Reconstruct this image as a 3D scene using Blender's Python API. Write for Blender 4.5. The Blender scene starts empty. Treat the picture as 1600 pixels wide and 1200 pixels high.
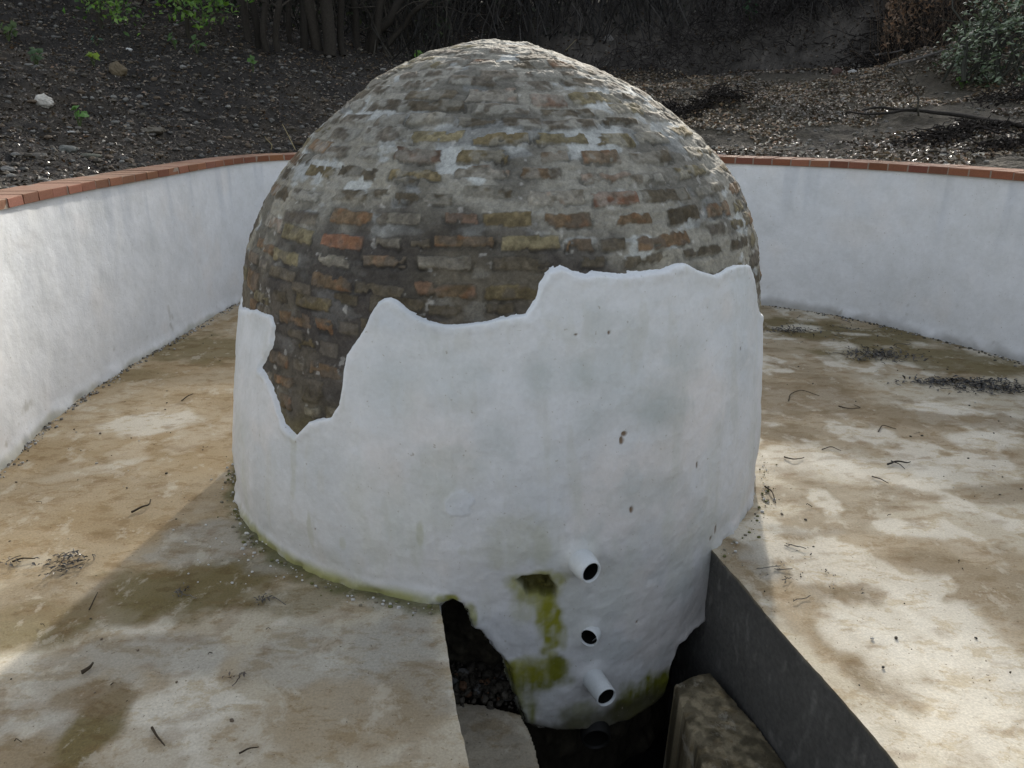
import bpy, math, random
import numpy as np
from mathutils import Matrix, Vector

sc = bpy.context.scene
C = sc.collection
rad = math.radians
random.seed(7)
rng = np.random.default_rng(7)

# ------------------------------------------------------------------ camera
CAM_H, F_PX, TH, RO = 1.7, 1190.0, rad(20.404), rad(-0.275)
cam_data = bpy.data.cameras.new('camera')
cam_data.sensor_width = 36.0
cam_data.lens = F_PX / 1600 * 36
cam_data.clip_start = 0.05
cam_data.clip_end = 500
cam = bpy.data.objects.new('camera', cam_data)
C.objects.link(cam)
cam.matrix_world = Matrix.Translation((0, 0, CAM_H)) @ Matrix.Rotation(rad(90) - TH, 4, 'X') @ Matrix.Rotation(RO, 4, 'Z')
sc.camera = cam

# ------------------------------------------------------------------ light
SUN_EL, SUN_AZ = rad(22.0), rad(12.0)          # azimuth from +Y towards +X
world = bpy.data.worlds.new('World')
sc.world = world
world.use_nodes = True
wn = world.node_tree
wn.nodes.clear()
sky = wn.nodes.new('ShaderNodeTexSky')
sky.sky_type = 'NISHITA'
sky.sun_disc = False
sky.sun_elevation = SUN_EL
sky.sun_rotation = SUN_AZ
sky.air_density = 1.0
sky.dust_density = 2.5
sky.ozone_density = 1.0
bg = wn.nodes.new('ShaderNodeBackground')
bg.inputs['Strength'].default_value = 0.108
wo = wn.nodes.new('ShaderNodeOutputWorld')
hs = wn.nodes.new('ShaderNodeHueSaturation')          # thin high cloud takes the blue out of the sky
hs.inputs['Saturation'].default_value = 0.42
wn.links.new(sky.outputs[0], hs.inputs['Color'])
wn.links.new(hs.outputs[0], bg.inputs[0])
wn.links.new(bg.outputs[0], wo.inputs[0])
sun_d = bpy.data.lights.new('sun', 'SUN')
sun_d.energy = 3.4
sun_d.angle = rad(1.6)
sun_d.color = (1.0, 0.93, 0.82)
sun = bpy.data.objects.new('sun', sun_d)
C.objects.link(sun)
sdir = Vector((math.sin(SUN_AZ) * math.cos(SUN_EL), math.cos(SUN_AZ) * math.cos(SUN_EL), math.sin(SUN_EL)))
sun.rotation_euler = sdir.to_track_quat('Z', 'Y').to_euler()
sun.location = (3, 12, 8)
sc.view_settings.view_transform = 'Standard'
sc.view_settings.look = 'None'
sc.view_settings.gamma = 1
sc.view_settings.exposure = 1.55

# ------------------------------------------------------------------ small maths
def sstep(a, b, x):
    t = np.clip((x - a) / (b - a), 0, 1)
    return t * t * (3 - 2 * t)

def _hash(ix, iy, iz, seed):
    h = (ix.astype(np.int64) * 374761393 + iy.astype(np.int64) * 668265263 + iz.astype(np.int64) * 2147483647 + seed * 1274126177) & 0xffffffff
    h = ((h ^ (h >> 13)) * 1274126177) & 0xffffffff
    h = ((h ^ (h >> 16)) * 2246822519) & 0xffffffff
    return ((h ^ (h >> 15)) & 0xffffff) / float(0xffffff)

def vn(x, y, z, f, seed=0):
    x = np.asarray(x) * f + 100.0; y = np.asarray(y) * f + 100.0; z = np.asarray(z) * f + 100.0
    x, y, z = np.broadcast_arrays(x, y, z)
    ix, iy, iz = np.floor(x), np.floor(y), np.floor(z)
    fx, fy, fz = x - ix, y - iy, z - iz
    fx = fx * fx * (3 - 2 * fx); fy = fy * fy * (3 - 2 * fy); fz = fz * fz * (3 - 2 * fz)
    r = 0
    for dx in (0, 1):
        for dy in (0, 1):
            for dz in (0, 1):
                w = (fx if dx else 1 - fx) * (fy if dy else 1 - fy) * (fz if dz else 1 - fz)
                r = r + w * _hash(ix + dx, iy + dy, iz + dz, seed)
    return r * 2 - 1

def fbm(x, y, z, f, o=4, seed=0, g=0.5):
    a, t, s = 1.0, 0.0, 0.0
    for i in range(o):
        t = t + a * vn(x, y, z, f * 2 ** i, seed + i * 17)
        s += a; a *= g
    return t / s

def lin(c, k=1.0):
    c = np.asarray(c, float) / 255.0
    return np.where(c <= 0.04045, c / 12.92, ((c + 0.055) / 1.055) ** 2.4) * k

def ray(px, py):
    px = np.asarray(px, float); py = np.asarray(py, float)
    x = (px - 800) / F_PX; y = -(py - 600) / F_PX
    c, s = math.cos(RO), math.sin(RO)
    x, y = c * x - s * y, s * x + c * y
    return np.stack([x, math.cos(TH) + y * math.sin(TH), -math.sin(TH) + y * math.cos(TH)], -1)

def on_z(px, py, z=0.0):
    d = ray(px, py)
    t = (z - CAM_H) / d[..., 2]
    return np.stack([d[..., 0] * t, d[..., 1] * t, np.full_like(t, z)], -1)

def poly_sd(u, v, poly):
    """signed distance, positive inside"""
    u = np.asarray(u, float); v = np.asarray(v, float)
    P = np.asarray(poly, float); n = len(P)
    best = np.full(u.shape, 1e9); inside = np.zeros(u.shape, bool)
    for i in range(n):
        a, b = P[i], P[(i + 1) % n]
        e = b - a; wu = u - a[0]; wv = v - a[1]
        t = np.clip((wu * e[0] + wv * e[1]) / max(e @ e, 1e-12), 0, 1)
        d2 = (wu - t * e[0]) ** 2 + (wv - t * e[1]) ** 2
        best = np.minimum(best, d2)
        c = ((a[1] > v) != (b[1] > v))
        with np.errstate(divide='ignore', invalid='ignore'):
            xi = (b[0] - a[0]) * (v - a[1]) / (b[1] - a[1]) + a[0]
        inside ^= c & (u < xi)
    d = np.sqrt(best)
    return np.where(inside, d, -d)

# ------------------------------------------------------------------ object helpers
def tag(o, label=None, cat=None, group=None, kind=None):
    if label: o['label'] = label
    if cat: o['category'] = cat
    if group: o['group'] = group
    if kind: o['kind'] = kind
    return o

def empty(name, loc, label, cat, group=None):
    o = bpy.data.objects.new(name, None)
    o.empty_display_size = 0.1
    C.objects.link(o)
    o.location = loc
    return tag(o, label, cat, group)

def mesh(name, V, Fq, mat, parent=None, col=None, smooth=True, sharp=None):
    """V (n,3) world coordinates, Fq (m,k) or list of faces"""
    V = np.asarray(V, np.float32)
    me = bpy.data.meshes.new(name)
    if isinstance(Fq, np.ndarray):
        m, k = Fq.shape
        me.vertices.add(len(V)); me.vertices.foreach_set('co', V.ravel())
        me.loops.add(m * k); me.loops.foreach_set('vertex_index', Fq.astype(np.int32).ravel())
        me.polygons.add(m)
        me.polygons.foreach_set('loop_start', np.arange(0, m * k, k, dtype=np.int32))
        me.polygons.foreach_set('use_smooth', np.full(m, smooth))
        me.update(calc_edges=True)
    else:
        me.from_pydata(V.tolist(), [], [tuple(int(i) for i in f) for f in Fq])
        me.polygons.foreach_set('use_smooth', np.full(len(me.polygons), smooth))
        me.update()
    if col is not None:
        a = me.color_attributes.new('Col', 'FLOAT_COLOR', 'POINT')
        c = np.ones((len(V), 4), np.float32); c[:, :3] = np.clip(col, 0, 1)
        a.data.foreach_set('color', c.ravel())
    o = bpy.data.objects.new(name, me)
    C.objects.link(o)
    me.materials.append(mat)
    if parent is not None:
        o.parent = parent
        o.matrix_parent_inverse = Matrix.Translation(-Vector(parent.location))
    return o

def grid_faces(nr, nc, keep=None, wrap=False):
    i, j = np.meshgrid(np.arange(nr - 1), np.arange(nc if wrap else nc - 1), indexing='ij')
    j2 = (j + 1) % nc
    q = np.stack([i * nc + j, i * nc + j2, (i + 1) * nc + j2, (i + 1) * nc + j], -1)
    if keep is not None:
        return q[keep]
    return q.reshape(-1, 4)

def tube(pts, rads, n=8, cap=True):
    pts = np.asarray(pts, float); m = len(pts)
    rads = np.broadcast_to(np.asarray(rads, float), (m,))
    T = np.gradient(pts, axis=0); T /= np.linalg.norm(T, axis=1)[:, None] + 1e-9
    up = np.array([0, 0, 1.0]) if abs(T[0][2]) < 0.9 else np.array([1.0, 0, 0])
    V = []
    N = np.cross(T[0], up); N /= np.linalg.norm(N)
    for k in range(m):
        N = N - T[k] * (N @ T[k]); N /= np.linalg.norm(N) + 1e-9
        B = np.cross(T[k], N)
        a = np.linspace(0, 2 * np.pi, n, endpoint=False)
        V.append(pts[k] + rads[k] * (np.cos(a)[:, None] * N + np.sin(a)[:, None] * B))
    V = np.concatenate(V)
    Fq = grid_faces(m, n, wrap=True)
    return V, Fq

class Acc:
    def __init__(s): s.V, s.F, s.c, s.n = [], [], [], 0
    def add(s, V, Fq, col=None):
        s.V.append(V); s.F.append(Fq + s.n); s.n += len(V)
        if col is not None: s.c.append(np.broadcast_to(np.asarray(col, float), (len(V), 3)))
    def build(s, name, mat, parent=None, smooth=True):
        return mesh(name, np.concatenate(s.V), np.concatenate(s.F), mat, parent,
                    np.concatenate(s.c) if s.c else None, smooth)

# ------------------------------------------------------------------ materials
def mat_col(name, rough=0.9, bump=0.3, bscale=160, bdist=0.004, fine=0.18, fscale=90, spec=0.3, bump2=0.0, b2scale=25, b2dist=0.01, trans=0.0, base=None):
    m = bpy.data.materials.new(name); m.use_nodes = True
    nt = m.node_tree; N, L = nt.nodes, nt.links
    b = N['Principled BSDF']
    b.inputs['Roughness'].default_value = rough
    b.inputs['Specular IOR Level'].default_value = spec
    tc = N.new('ShaderNodeTexCoord')
    if base is None:
        src = N.new('ShaderNodeVertexColor'); src.layer_name = 'Col'; so = src.outputs['Color']
    else:
        src = N.new('ShaderNodeRGB'); src.outputs[0].default_value = (*base, 1); so = src.outputs[0]
    nz = N.new('ShaderNodeTexNoise'); nz.inputs['Scale'].default_value = fscale; nz.inputs['Detail'].default_value = 6
    nz.inputs['Roughness'].default_value = 0.7
    L.new(tc.outputs['Object'], nz.inputs['Vector'])
    mr = N.new('ShaderNodeMapRange')
    mr.inputs['From Min'].default_value = 0.3; mr.inputs['From Max'].default_value = 0.7
    mr.inputs['To Min'].default_value = 1 - fine; mr.inputs['To Max'].default_value = 1 + fine
    L.new(nz.outputs['Fac'], mr.inputs['Value'])
    mx = N.new('ShaderNodeVectorMath'); mx.operation = 'SCALE'
    L.new(so, mx.inputs[0]); L.new(mr.outputs[0], mx.inputs['Scale'])
    L.new(mx.outputs[0], b.inputs['Base Color'])
    nb = N.new('ShaderNodeTexNoise'); nb.inputs['Scale'].default_value = bscale; nb.inputs['Detail'].default_value = 5
    L.new(tc.outputs['Object'], nb.inputs['Vector'])
    bp = N.new('ShaderNodeBump'); bp.inputs['Strength'].default_value = bump; bp.inputs['Distance'].default_value = bdist
    L.new(nb.outputs['Fac'], bp.inputs['Height'])
    last = bp
    if bump2 > 0:
        nb2 = N.new('ShaderNodeTexNoise'); nb2.inputs['Scale'].default_value = b2scale; nb2.inputs['Detail'].default_value = 6
        L.new(tc.outputs['Object'], nb2.inputs['Vector'])
        bp2 = N.new('ShaderNodeBump'); bp2.inputs['Strength'].default_value = bump2; bp2.inputs['Distance'].default_value = b2dist
        L.new(nb2.outputs['Fac'], bp2.inputs['Height']); L.new(bp.outputs[0], bp2.inputs['Normal'])
        last = bp2
    L.new(last.outputs[0], b.inputs['Normal'])
    if trans > 0:
        tr = N.new('ShaderNodeBsdfTranslucent'); L.new(mx.outputs[0], tr.inputs['Color'])
        ms = N.new('ShaderNodeMixShader'); ms.inputs[0].default_value = trans
        L.new(b.outputs[0], ms.inputs[1]); L.new(tr.outputs[0], ms.inputs[2])
        L.new(ms.outputs[0], N['Material Output'].inputs['Surface'])
    return m

M_masonry = mat_col('masonry', 0.92, 0.5, 220, 0.004, 0.22, 150, 0.2, 0.4, 60, 0.006)
M_plaster = mat_col('lime_plaster', 0.75, 0.25, 120, 0.003, 0.05, 60, 0.25, 0.35, 22, 0.006)
M_wall = mat_col('whitewashed_wall', 0.75, 0.25, 90, 0.003, 0.05, 30, 0.25, 0.5, 9, 0.012)
M_floor = mat_col('stained_concrete', 0.8, 0.3, 150, 0.003, 0.2, 120, 0.3, 0.3, 30, 0.004)
def floor_detail(m):
    nt = m.node_tree; N, L = nt.nodes, nt.links; b = N['Principled BSDF']
    src = b.inputs['Base Color'].links[0].from_socket
    tc = [n for n in N if n.type == 'TEX_COORD'][0]
    def noise(sc_, det, dist, mp=None, rg=.6):
        n = N.new('ShaderNodeTexNoise'); n.inputs['Scale'].default_value = sc_; n.inputs['Detail'].default_value = det
        n.inputs['Distortion'].default_value = dist; n.inputs['Roughness'].default_value = rg
        if mp:
            q = N.new('ShaderNodeMapping'); q.inputs['Rotation'].default_value = (0, 0, mp[0]); q.inputs['Scale'].default_value = mp[1]
            L.new(tc.outputs['Object'], q.inputs['Vector']); L.new(q.outputs[0], n.inputs['Vector'])
        else: L.new(tc.outputs['Object'], n.inputs['Vector'])
        return n.outputs['Fac']
    def step(f, a, c_, k):
        r = N.new('ShaderNodeMapRange'); r.interpolation_type = 'SMOOTHSTEP'
        r.inputs['From Min'].default_value = a; r.inputs['From Max'].default_value = c_; r.inputs['To Min'].default_value = 0; r.inputs['To Max'].default_value = k
        L.new(f, r.inputs['Value']); return r.outputs[0]
    def over(cur, fac, col, mode='MIX'):
        x = N.new('ShaderNodeMix'); x.data_type = 'RGBA'; x.blend_type = mode
        L.new(fac, x.inputs['Factor']); L.new(cur, x.inputs[6]); x.inputs[7].default_value = (*col, 1); return x.outputs[2]
    cur = src
    cur = over(cur, step(noise(7, 10, .3, (0.5, (1, 1.7, 1)), .72), .50, .60, .75), (.74, .66, .53), 'MULTIPLY')
    cur = over(cur, step(noise(5, 10, .2, (0.2, (1.3, 1, 1)), .72), .55, .62, .40), tuple(lin((205, 198, 180), .85)))
    cur = over(cur, step(noise(30, 8, .2, (-.3, (1, 1.5, 1)), .75), .58, .68, .75), (.58, .49, .37), 'MULTIPLY')
    cur = over(cur, step(noise(62, 3, .2), .67, .73, .85), (.25, .21, .16), 'MULTIPLY')
    L.new(cur, b.inputs['Base Color'])
floor_detail(M_floor)
def brushed(m, hz, zscale, dist_):
    nt = m.node_tree; N, L = nt.nodes, nt.links; b = N['Principled BSDF']
    tc = [n for n in N if n.type == 'TEX_COORD'][0]
    q = N.new('ShaderNodeMapping'); q.inputs['Scale'].default_value = (1, 1, zscale); L.new(tc.outputs['Object'], q.inputs['Vector'])
    n = N.new('ShaderNodeTexNoise'); n.inputs['Scale'].default_value = hz; n.inputs['Detail'].default_value = 6; n.inputs['Roughness'].default_value = .65; L.new(q.outputs[0], n.inputs['Vector'])
    bp = N.new('ShaderNodeBump'); bp.inputs['Strength'].default_value = .16; bp.inputs['Distance'].default_value = dist_
    L.new(n.outputs['Fac'], bp.inputs['Height']); L.new(b.inputs['Normal'].links[0].from_socket, bp.inputs['Normal']); L.new(bp.outputs[0], b.inputs['Normal'])
    # worn grey film and pinholes in the whitewash
    n2 = N.new('ShaderNodeTexNoise'); n2.inputs['Scale'].default_value = 5; n2.inputs['Detail'].default_value = 9; n2.inputs['Roughness'].default_value = .7; L.new(tc.outputs['Object'], n2.inputs['Vector'])
    r = N.new('ShaderNodeMapRange'); r.inputs['From Min'].default_value = .42; r.inputs['From Max'].default_value = .66; r.inputs['To Max'].default_value = .5; L.new(n2.outputs['Fac'], r.inputs['Value'])
    src = b.inputs['Base Color'].links[0].from_socket
    x = N.new('ShaderNodeMix'); x.data_type = 'RGBA'; x.blend_type = 'MULTIPLY'; L.new(r.outputs[0], x.inputs['Factor']); L.new(src, x.inputs[6]); x.inputs[7].default_value = (.80, .80, .77, 1)
    v = N.new('ShaderNodeTexNoise'); v.inputs['Scale'].default_value = 70; v.inputs['Detail'].default_value = 2; L.new(tc.outputs['Object'], v.inputs['Vector'])
    r2 = N.new('ShaderNodeMapRange'); r2.inputs['From Min'].default_value = .70; r2.inputs['From Max'].default_value = .76; r2.inputs['To Max'].default_value = .6; L.new(v.outputs['Fac'], r2.inputs['Value'])
    x2 = N.new('ShaderNodeMix'); x2.data_type = 'RGBA'; L.new(r2.outputs[0], x2.inputs['Factor']); L.new(x.outputs[2], x2.inputs[6]); x2.inputs[7].default_value = (.28, .25, .19, 1)
    L.new(x2.outputs[2], b.inputs['Base Color'])
brushed(M_plaster, 22, 1.7, .006)
brushed(M_wall, 14, 2.0, .010)
M_cside = mat_col('trench_concrete', 0.9, 0.4, 90, 0.004, 0.25, 45, 0.2, 0.3, 18, 0.008)
M_coping = mat_col('coping_brick', 0.85, 0.4, 150, 0.003, 0.2, 110, 0.25)
M_soil = mat_col('damp_soil', 0.85, 0.7, 60, 0.015, 0.35, 50, 0.25, 0.6, 14, 0.04)
M_leaf = mat_col('dead_leaf', 0.30, 0.1, 100, 0.002, 0.2, 60, 0.7)
M_stone = mat_col('bank_stone', 0.7, 0.4, 70, 0.004, 0.25, 40, 0.3)
M_green = mat_col('green_leaf', 0.4, 0.1, 60, 0.002, 0.15, 30, 0.5, trans=0.35)
M_bark = mat_col('bark', 0.9, 0.6, 60, 0.008, 0.3, 40, 0.2)
M_twig = mat_col('dry_twig', 0.85, 0.3, 200, 0.002, 0.2, 90, 0.2)
M_pipe = mat_col('painted_pipe', 0.55, 0.15, 120, 0.002, 0.06, 60, 0.4, base=tuple(lin((200, 204, 204))))
M_pipein = mat_col('pipe_inside', 0.9, 0.1, 120, 0.002, 0.2, 60, 0.1, base=(0.012, 0.012, 0.01))
M_pipedk = mat_col('old_drain_pipe', 0.6, 0.2, 120, 0.002, 0.2, 60, 0.3, base=(.010, .010, .009))
M_mudshade = mat_col('shade_black_mud', 0.6, 0.4, 40, 0.01, 0.3, 30, 0.3, base=(0.006, 0.006, 0.005))  # near-black colour stands in for the shade deep in the drain

# ================================================================== DOME
DCX, DCY = -0.068, 3.557
KL = [(0.0, 1.277), (0.234, 1.282), (0.487, 1.245), (0.779, 1.195), (1.013, 1.137), (1.208, 1.07), (1.384, 0.965), (1.539, 0.825), (1.676, 0.662), (1.793, 0.515), (1.88, 0.32), (1.929, 0.165), (1.95, 0.0)]
KR = [(0.0, 1.262), (0.234, 1.269), (0.487, 1.252), (0.779, 1.228), (1.013, 1.188), (1.208, 1.145), (1.384, 1.06), (1.539, 0.915), (1.676, 0.735), (1.793, 0.53), (1.88, 0.30), (1.929, 0.13), (1.95, 0.0)]
def _table():
    zz = 1.95 * np.linspace(0, 1, 3000) ** 0.6
    out = []
    for K in (KL, KR):
        K = np.array(K)
        out.append(np.sqrt(np.maximum(0, np.interp(zz, K[:, 0], K[:, 1] ** 2))))
    m = (out[0] + out[1]) / 2
    s = np.concatenate([[0], np.cumsum(np.hypot(np.diff(zz), np.diff(m)))])
    S = np.linspace(0, s[-1], 1200)
    z, a, b = (np.interp(S, s, q) for q in (zz, out[0], out[1]))
    w = 60; ker = np.hanning(2 * w + 1); ker /= ker.sum()
    def sm(q, odd):
        lo = 2 * q[0] - q[w:0:-1]; hi = q[-2:-w - 2:-1]
        hi = -hi if odd else 2 * q[-1] - (2 * q[-1] - hi)
        return np.convolve(np.concatenate([lo, q, hi]), ker, 'valid')
    a, b = sm(a, True), sm(b, True)
    z2 = sm(z, False)
    z2 = z2 * 1.0
    return S, z2, a, b
TS, TZ, TA, TB = _table()
S_TOP = TS[-1]
def prof(s, phi):
    s = np.asarray(s, float)
    z = np.where(s < 0, s, np.interp(s, TS, TZ))
    a = np.interp(s, TS, TA); b = np.interp(s, TS, TB)
    w = 0.5 + 0.5 * np.sin(phi)
    return z, a * (1 - w) + b * w
def prof_z(z, phi):
    return prof(np.where(z < 0, z, np.interp(z, TZ, TS)), phi)[1]
def dome_pt(phi, s, off=0.0):
    z, r = prof(s, phi)
    e = 0.004
    z2, r2 = prof(np.minimum(np.asarray(s) + e, S_TOP), phi)
    z1, r1 = prof(np.asarray(s) - e, phi)
    dz, dr = z2 - z1, r2 - r1
    l = np.hypot(dz, dr) + 1e-9
    nr, nz = dz / l, -dr / l
    rr = r + off * nr
    return np.stack([DCX + rr * np.sin(phi), DCY - rr * np.cos(phi), z + off * nz], -1)
def dome_hit(px, py):
    d = ray(px, py); d = np.atleast_2d(d)
    t = np.linspace(1.5, 5.5, 4001)
    X = d[:, None, 0] * t; Y = d[:, None, 1] * t; Z = CAM_H + d[:, None, 2] * t
    phi = np.arctan2(X - DCX, -(Y - DCY))
    Fv = np.hypot(X - DCX, Y - DCY) - prof_z(np.minimum(Z, 1.9499), phi)
    Fv[Z > 1.95] = 1
    neg = Fv < 0
    i = np.where(neg.any(1), neg.argmax(1), np.abs(Fv).argmin(1))
    k = np.arange(len(d))
    ph, z = phi[k, i], Z[k, i]
    s = np.where(z < 0, z, np.interp(z, TZ, TS))
    return np.stack([ph, s], -1)
UR = 1.25
def US(pts):
    h = dome_hit([p[0] for p in pts], [p[1] for p in pts])
    h[:, 0] *= UR
    return h

# --- plaster outline (in the unrolled surface)
TOP = [(369, 477), (384, 481), (399, 480), (421, 490), (428, 509), (423, 528), (421, 542), (411, 560), (404, 574), (410, 582), (417, 595), (428, 625), (440, 659), (457, 679),
       (467, 669), (477, 659), (495, 655), (511, 653), (524, 632), (529, 605), (530, 587), (534, 554), (545, 538), (556, 524), (566, 507), (575, 490), (590, 469), (601, 463), (612, 462),
       (627, 469), (650, 488), (668, 496), (687, 501), (712, 504), (740, 503), (762, 501), (781, 497), (800, 493), (821, 490), (827, 480), (832, 471), (841, 445), (849, 431), (854, 422), (865, 418), (876, 414),
       (892, 421), (910, 427), (935, 427), (962, 428), (1000, 424), (1037, 417), (1053, 411), (1067, 410), (1078, 414), (1090, 421), (1112, 428), (1124, 423), (1135, 417), (1150, 413), (1169, 412), (1178, 435), (1184, 460), (1189, 478)]
BOT = [(1117, 965), (1100, 978), (1085, 992), (1068, 1010), (1060, 1030), (1050, 1060), (1040, 1090), (1012, 1112), (985, 1130), (950, 1143), (900, 1145), (840, 1142), (822, 1135), (812, 1110), (802, 1080), (795, 1045),
       (785, 1030), (770, 1015), (757, 1000), (752, 990), (738, 985), (732, 964), (722, 948), (706, 941), (690, 946)]
tp = US(TOP); bt = US(BOT)
r1, l1 = tp[-1], tp[0]
back_r = [(r1[0] + 0.12, r1[1] - 0.06), (r1[0] + 0.45, r1[1] - 0.12), (r1[0] + 0.8, r1[1] + 0.02), (UR * np.pi * 1.02, 0.72)]
back_l = [(-UR * np.pi * 1.02, 0.70), (l1[0] - 0.9, l1[1] + 0.05), (l1[0] - 0.5, l1[1] - 0.07), (l1[0] - 0.15, l1[1] + 0.02)]
PLASTER = np.array(back_l + tp.tolist() + back_r + [(UR * np.pi * 1.02, -0.25), (bt[0][0] + 0.06, -0.25)] + bt.tolist() + [(bt[-1][0] - 0.05, -0.06), (bt[-1][0] - 0.08, -0.25), (-UR * np.pi * 1.02, -0.25)])

# --- grids
phf = np.arange(-1.82, 1.82, 0.0036)
phb = np.linspace(1.82, 2 * np.pi - 1.82, 150)[:-1]
PH = np.concatenate([phf, phb]); PH = np.where(PH > np.pi, PH - 2 * np.pi, PH)
SR = np.concatenate([np.linspace(-1.25, -0.75, 26)[:-1], np.arange(-0.75, S_TOP - 0.01, 0.0044), [S_TOP - 0.001]])
GP, GS = np.meshgrid(PH, SR)
P0 = dome_pt(GP, GS)
GX, GY, GZ = P0[..., 0], P0[..., 1], P0[..., 2]
GR = prof(GS, GP)[1]
U = GP * UR

# wobble for outlines
wu = 0.007 * fbm(GX, GY, GZ, 34, 4, 5, .7); ws = 0.007 * fbm(GX, GY, GZ, 34, 4, 9, .7)
rag = (1 + 1.3 * sstep(.1, -.05, GS)) * 0.5 + 0.5 * sstep(-0.2, 0.3, fbm(GX, GY, GZ, 3.0, 2, 77))
SD = poly_sd(U + wu * rag, GS + ws * rag, PLASTER)

# ---- pipes
PIPES = [(907, 875, 0.037, 0.085, (0.34, -0.92, 0.04), 0.2), (920, 993, 0.034, 0.014, (-0.30, -0.94, 0.10), -0.1),
         (927, 1060, 0.038, 0.105, (0.36, -0.9, 0.0), 0.0), (930, 1150, 0.054, 0.015, (0.03, -0.98, -0.12), 0.0)]
pipe_us = dome_hit([p[0] for p in PIPES], [p[1] for p in PIPES])
pipe_mask = np.zeros(GX.shape, bool)
collar = np.zeros(GX.shape)
for (px, py, pr, L_, d_, sh), (ph, s_) in zip(PIPES, pipe_us):
    c = dome_pt(ph, s_)
    dd = np.sqrt((GX - c[0]) ** 2 + (GY - c[1]) ** 2 + (GZ - c[2]) ** 2)
    pipe_mask |= dd < pr * 0.97
    amp = {0: 0.022, 1: 0.008, 2: 0.010, 3: 0.0}[[q[1] for q in PIPES].index(py)]
    collar += amp * np.exp(-((np.maximum(dd - pr, 0)) / 0.028) ** 2)

# ---- bricks: cx, cy, w, h, kind
G, O, Y, R_, P_, B, D = 'G', 'O', 'Y', 'R', 'P', 'B', 'D'
BR = [(596,208,62,20,G),(534,208,40,15,G),(523,236,32,16,G),(651,241,69,17,'r'),(499,266,45,14,Y),(553,268,62,16,D),(646,271,76,15,Y),(682,211,78,13,'y'),(604,163,56,14,G),(552,184,40,12,G),(548,162,36,10,G),
(670,146,72,13,D),(678,163,84,12,D),(768,146,73,17,P_),(785,168,80,13,G),(856,154,52,14,'r'),(931,151,68,13,'y'),(888,172,76,10,D),(665,183,54,15,'p'),(744,188,58,11,D),(816,190,60,13,G),(891,192,78,12,G),
(782,216,82,13,Y),(877,213,74,13,'y'),(754,242,76,15,Y),(866,241,40,13,'o'),(754,267,80,17,P_),(837,269,42,15,O),(868,270,18,13,G),(737,124,72,11,G),(655,128,50,11,G),(779,115,56,11,G),(848,115,50,10,G),(908,127,50,11,D),
(832,132,54,11,G),(753,95,40,8,'o'),(822,99,64,8,D),(835,87,52,8,D),(877,101,30,9,'o'),(678,99,36,8,'y'),(712,92,36,8,G),(686,110,34,8,G),(735,82,40,7,G),(790,78,44,6,G),(640,114,28,8,G),(600,138,34,9,G),(950,130,30,10,G),
(984,168,46,13,'y'),(972,187,52,9,D),(963,215,54,15,'y'),(1020,212,46,14,'p'),(1069,203,24,13,Y),(1088,235,22,15,Y),(1111,232,12,13,Y),(940,243,60,16,'o'),(1022,242,60,15,D),(1030,180,26,12,G),(1005,143,24,10,G),
(1087,264,48,14,'y'),(1131,262,16,13,Y),(950,274,76,13,P_),(1015,276,50,11,G),(964,308,72,19,R_),(1046,302,68,17,D),(1114,293,42,12,'p'),(988,340,62,12,O),(1072,334,46,19,D),(1125,326,34,19,'o'),(1156,321,15,15,'y'),
(1154,349,17,12,'y'),(1039,375,82,19,'b'),(1016,405,68,14,D),(1158,379,22,14,D),(927,408,34,14,D),(1100,392,56,10,D),(869,308,84,18,P_),(762,298,70,14,D),(660,309,84,13,D),(794,342,74,18,Y),(889,343,68,18,O),
(720,339,50,13,'r'),(724,376,84,13,O),(829,378,84,18,'y'),(906,381,42,15,'b'),(694,410,80,16,'p'),(817,412,84,16,D),(695,454,88,17,O),(799,456,80,18,Y),(547,338,60,19,O),(620,340,66,15,'p'),(532,376,62,18,R_),
(604,378,38,12,'p'),(520,407,46,13,'p'),(598,407,62,13,'o'),(518,441,60,17,O),(592,453,72,14,D),(461,365,46,19,'y'),(467,339,50,17,G),(424,347,28,17,P_),(444,401,40,17,'y'),(488,473,52,17,Y),(412,384,26,14,'b'),
(456,498,50,16,'b'),(540,467,38,14,D),(440,427,40,15,D),(545,303,56,13,D),(474,304,40,13,G),(392,437,16,26,'b'),(396,402,12,16,'o'),(405,465,22,14,'y'),(503,508,26,17,O),(473,536,26,16,Y),(428,561,26,15,'o'),
(503,580,48,17,O),(437,597,30,13,O),(438,627,18,18,O),(483,645,24,11,'p'),(655,380,30,11,D),(634,280,30,9,D),(590,300,26,10,D),(960,381,36,14,D),(985,412,20,10,D),(470,450,28,13,D),(580,508,30,12,D),(482,612,30,30,D),
(455,520,22,12,D),(700,485,60,10,D),(780,482,40,8,D)]
C_BR = {G: (98, 93, 84), O: (96, 78, 58), Y: (104, 93, 66), R_: (112, 76, 58), P_: (132, 128, 118), B: (100, 84, 60), D: (76, 70, 58),
        'r': (100, 80, 68), 'y': (112, 104, 78), 'p': (128, 124, 112), 'o': (106, 92, 76), 'b': (104, 82, 60)}
cs = dome_hit([b[0] for b in BR], [b[1] for b in BR])
cl = dome_hit([b[0] - b[2] * .35 for b in BR], [b[1] for b in BR]); cr_ = dome_hit([b[0] + b[2] * .35 for b in BR], [b[1] for b in BR])
cu = dome_hit([b[0] for b in BR], [b[1] - b[3] * .35 for b in BR]); cd = dome_hit([b[0] for b in BR], [b[1] + b[3] * .35 for b in BR])
bricks = []
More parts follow.
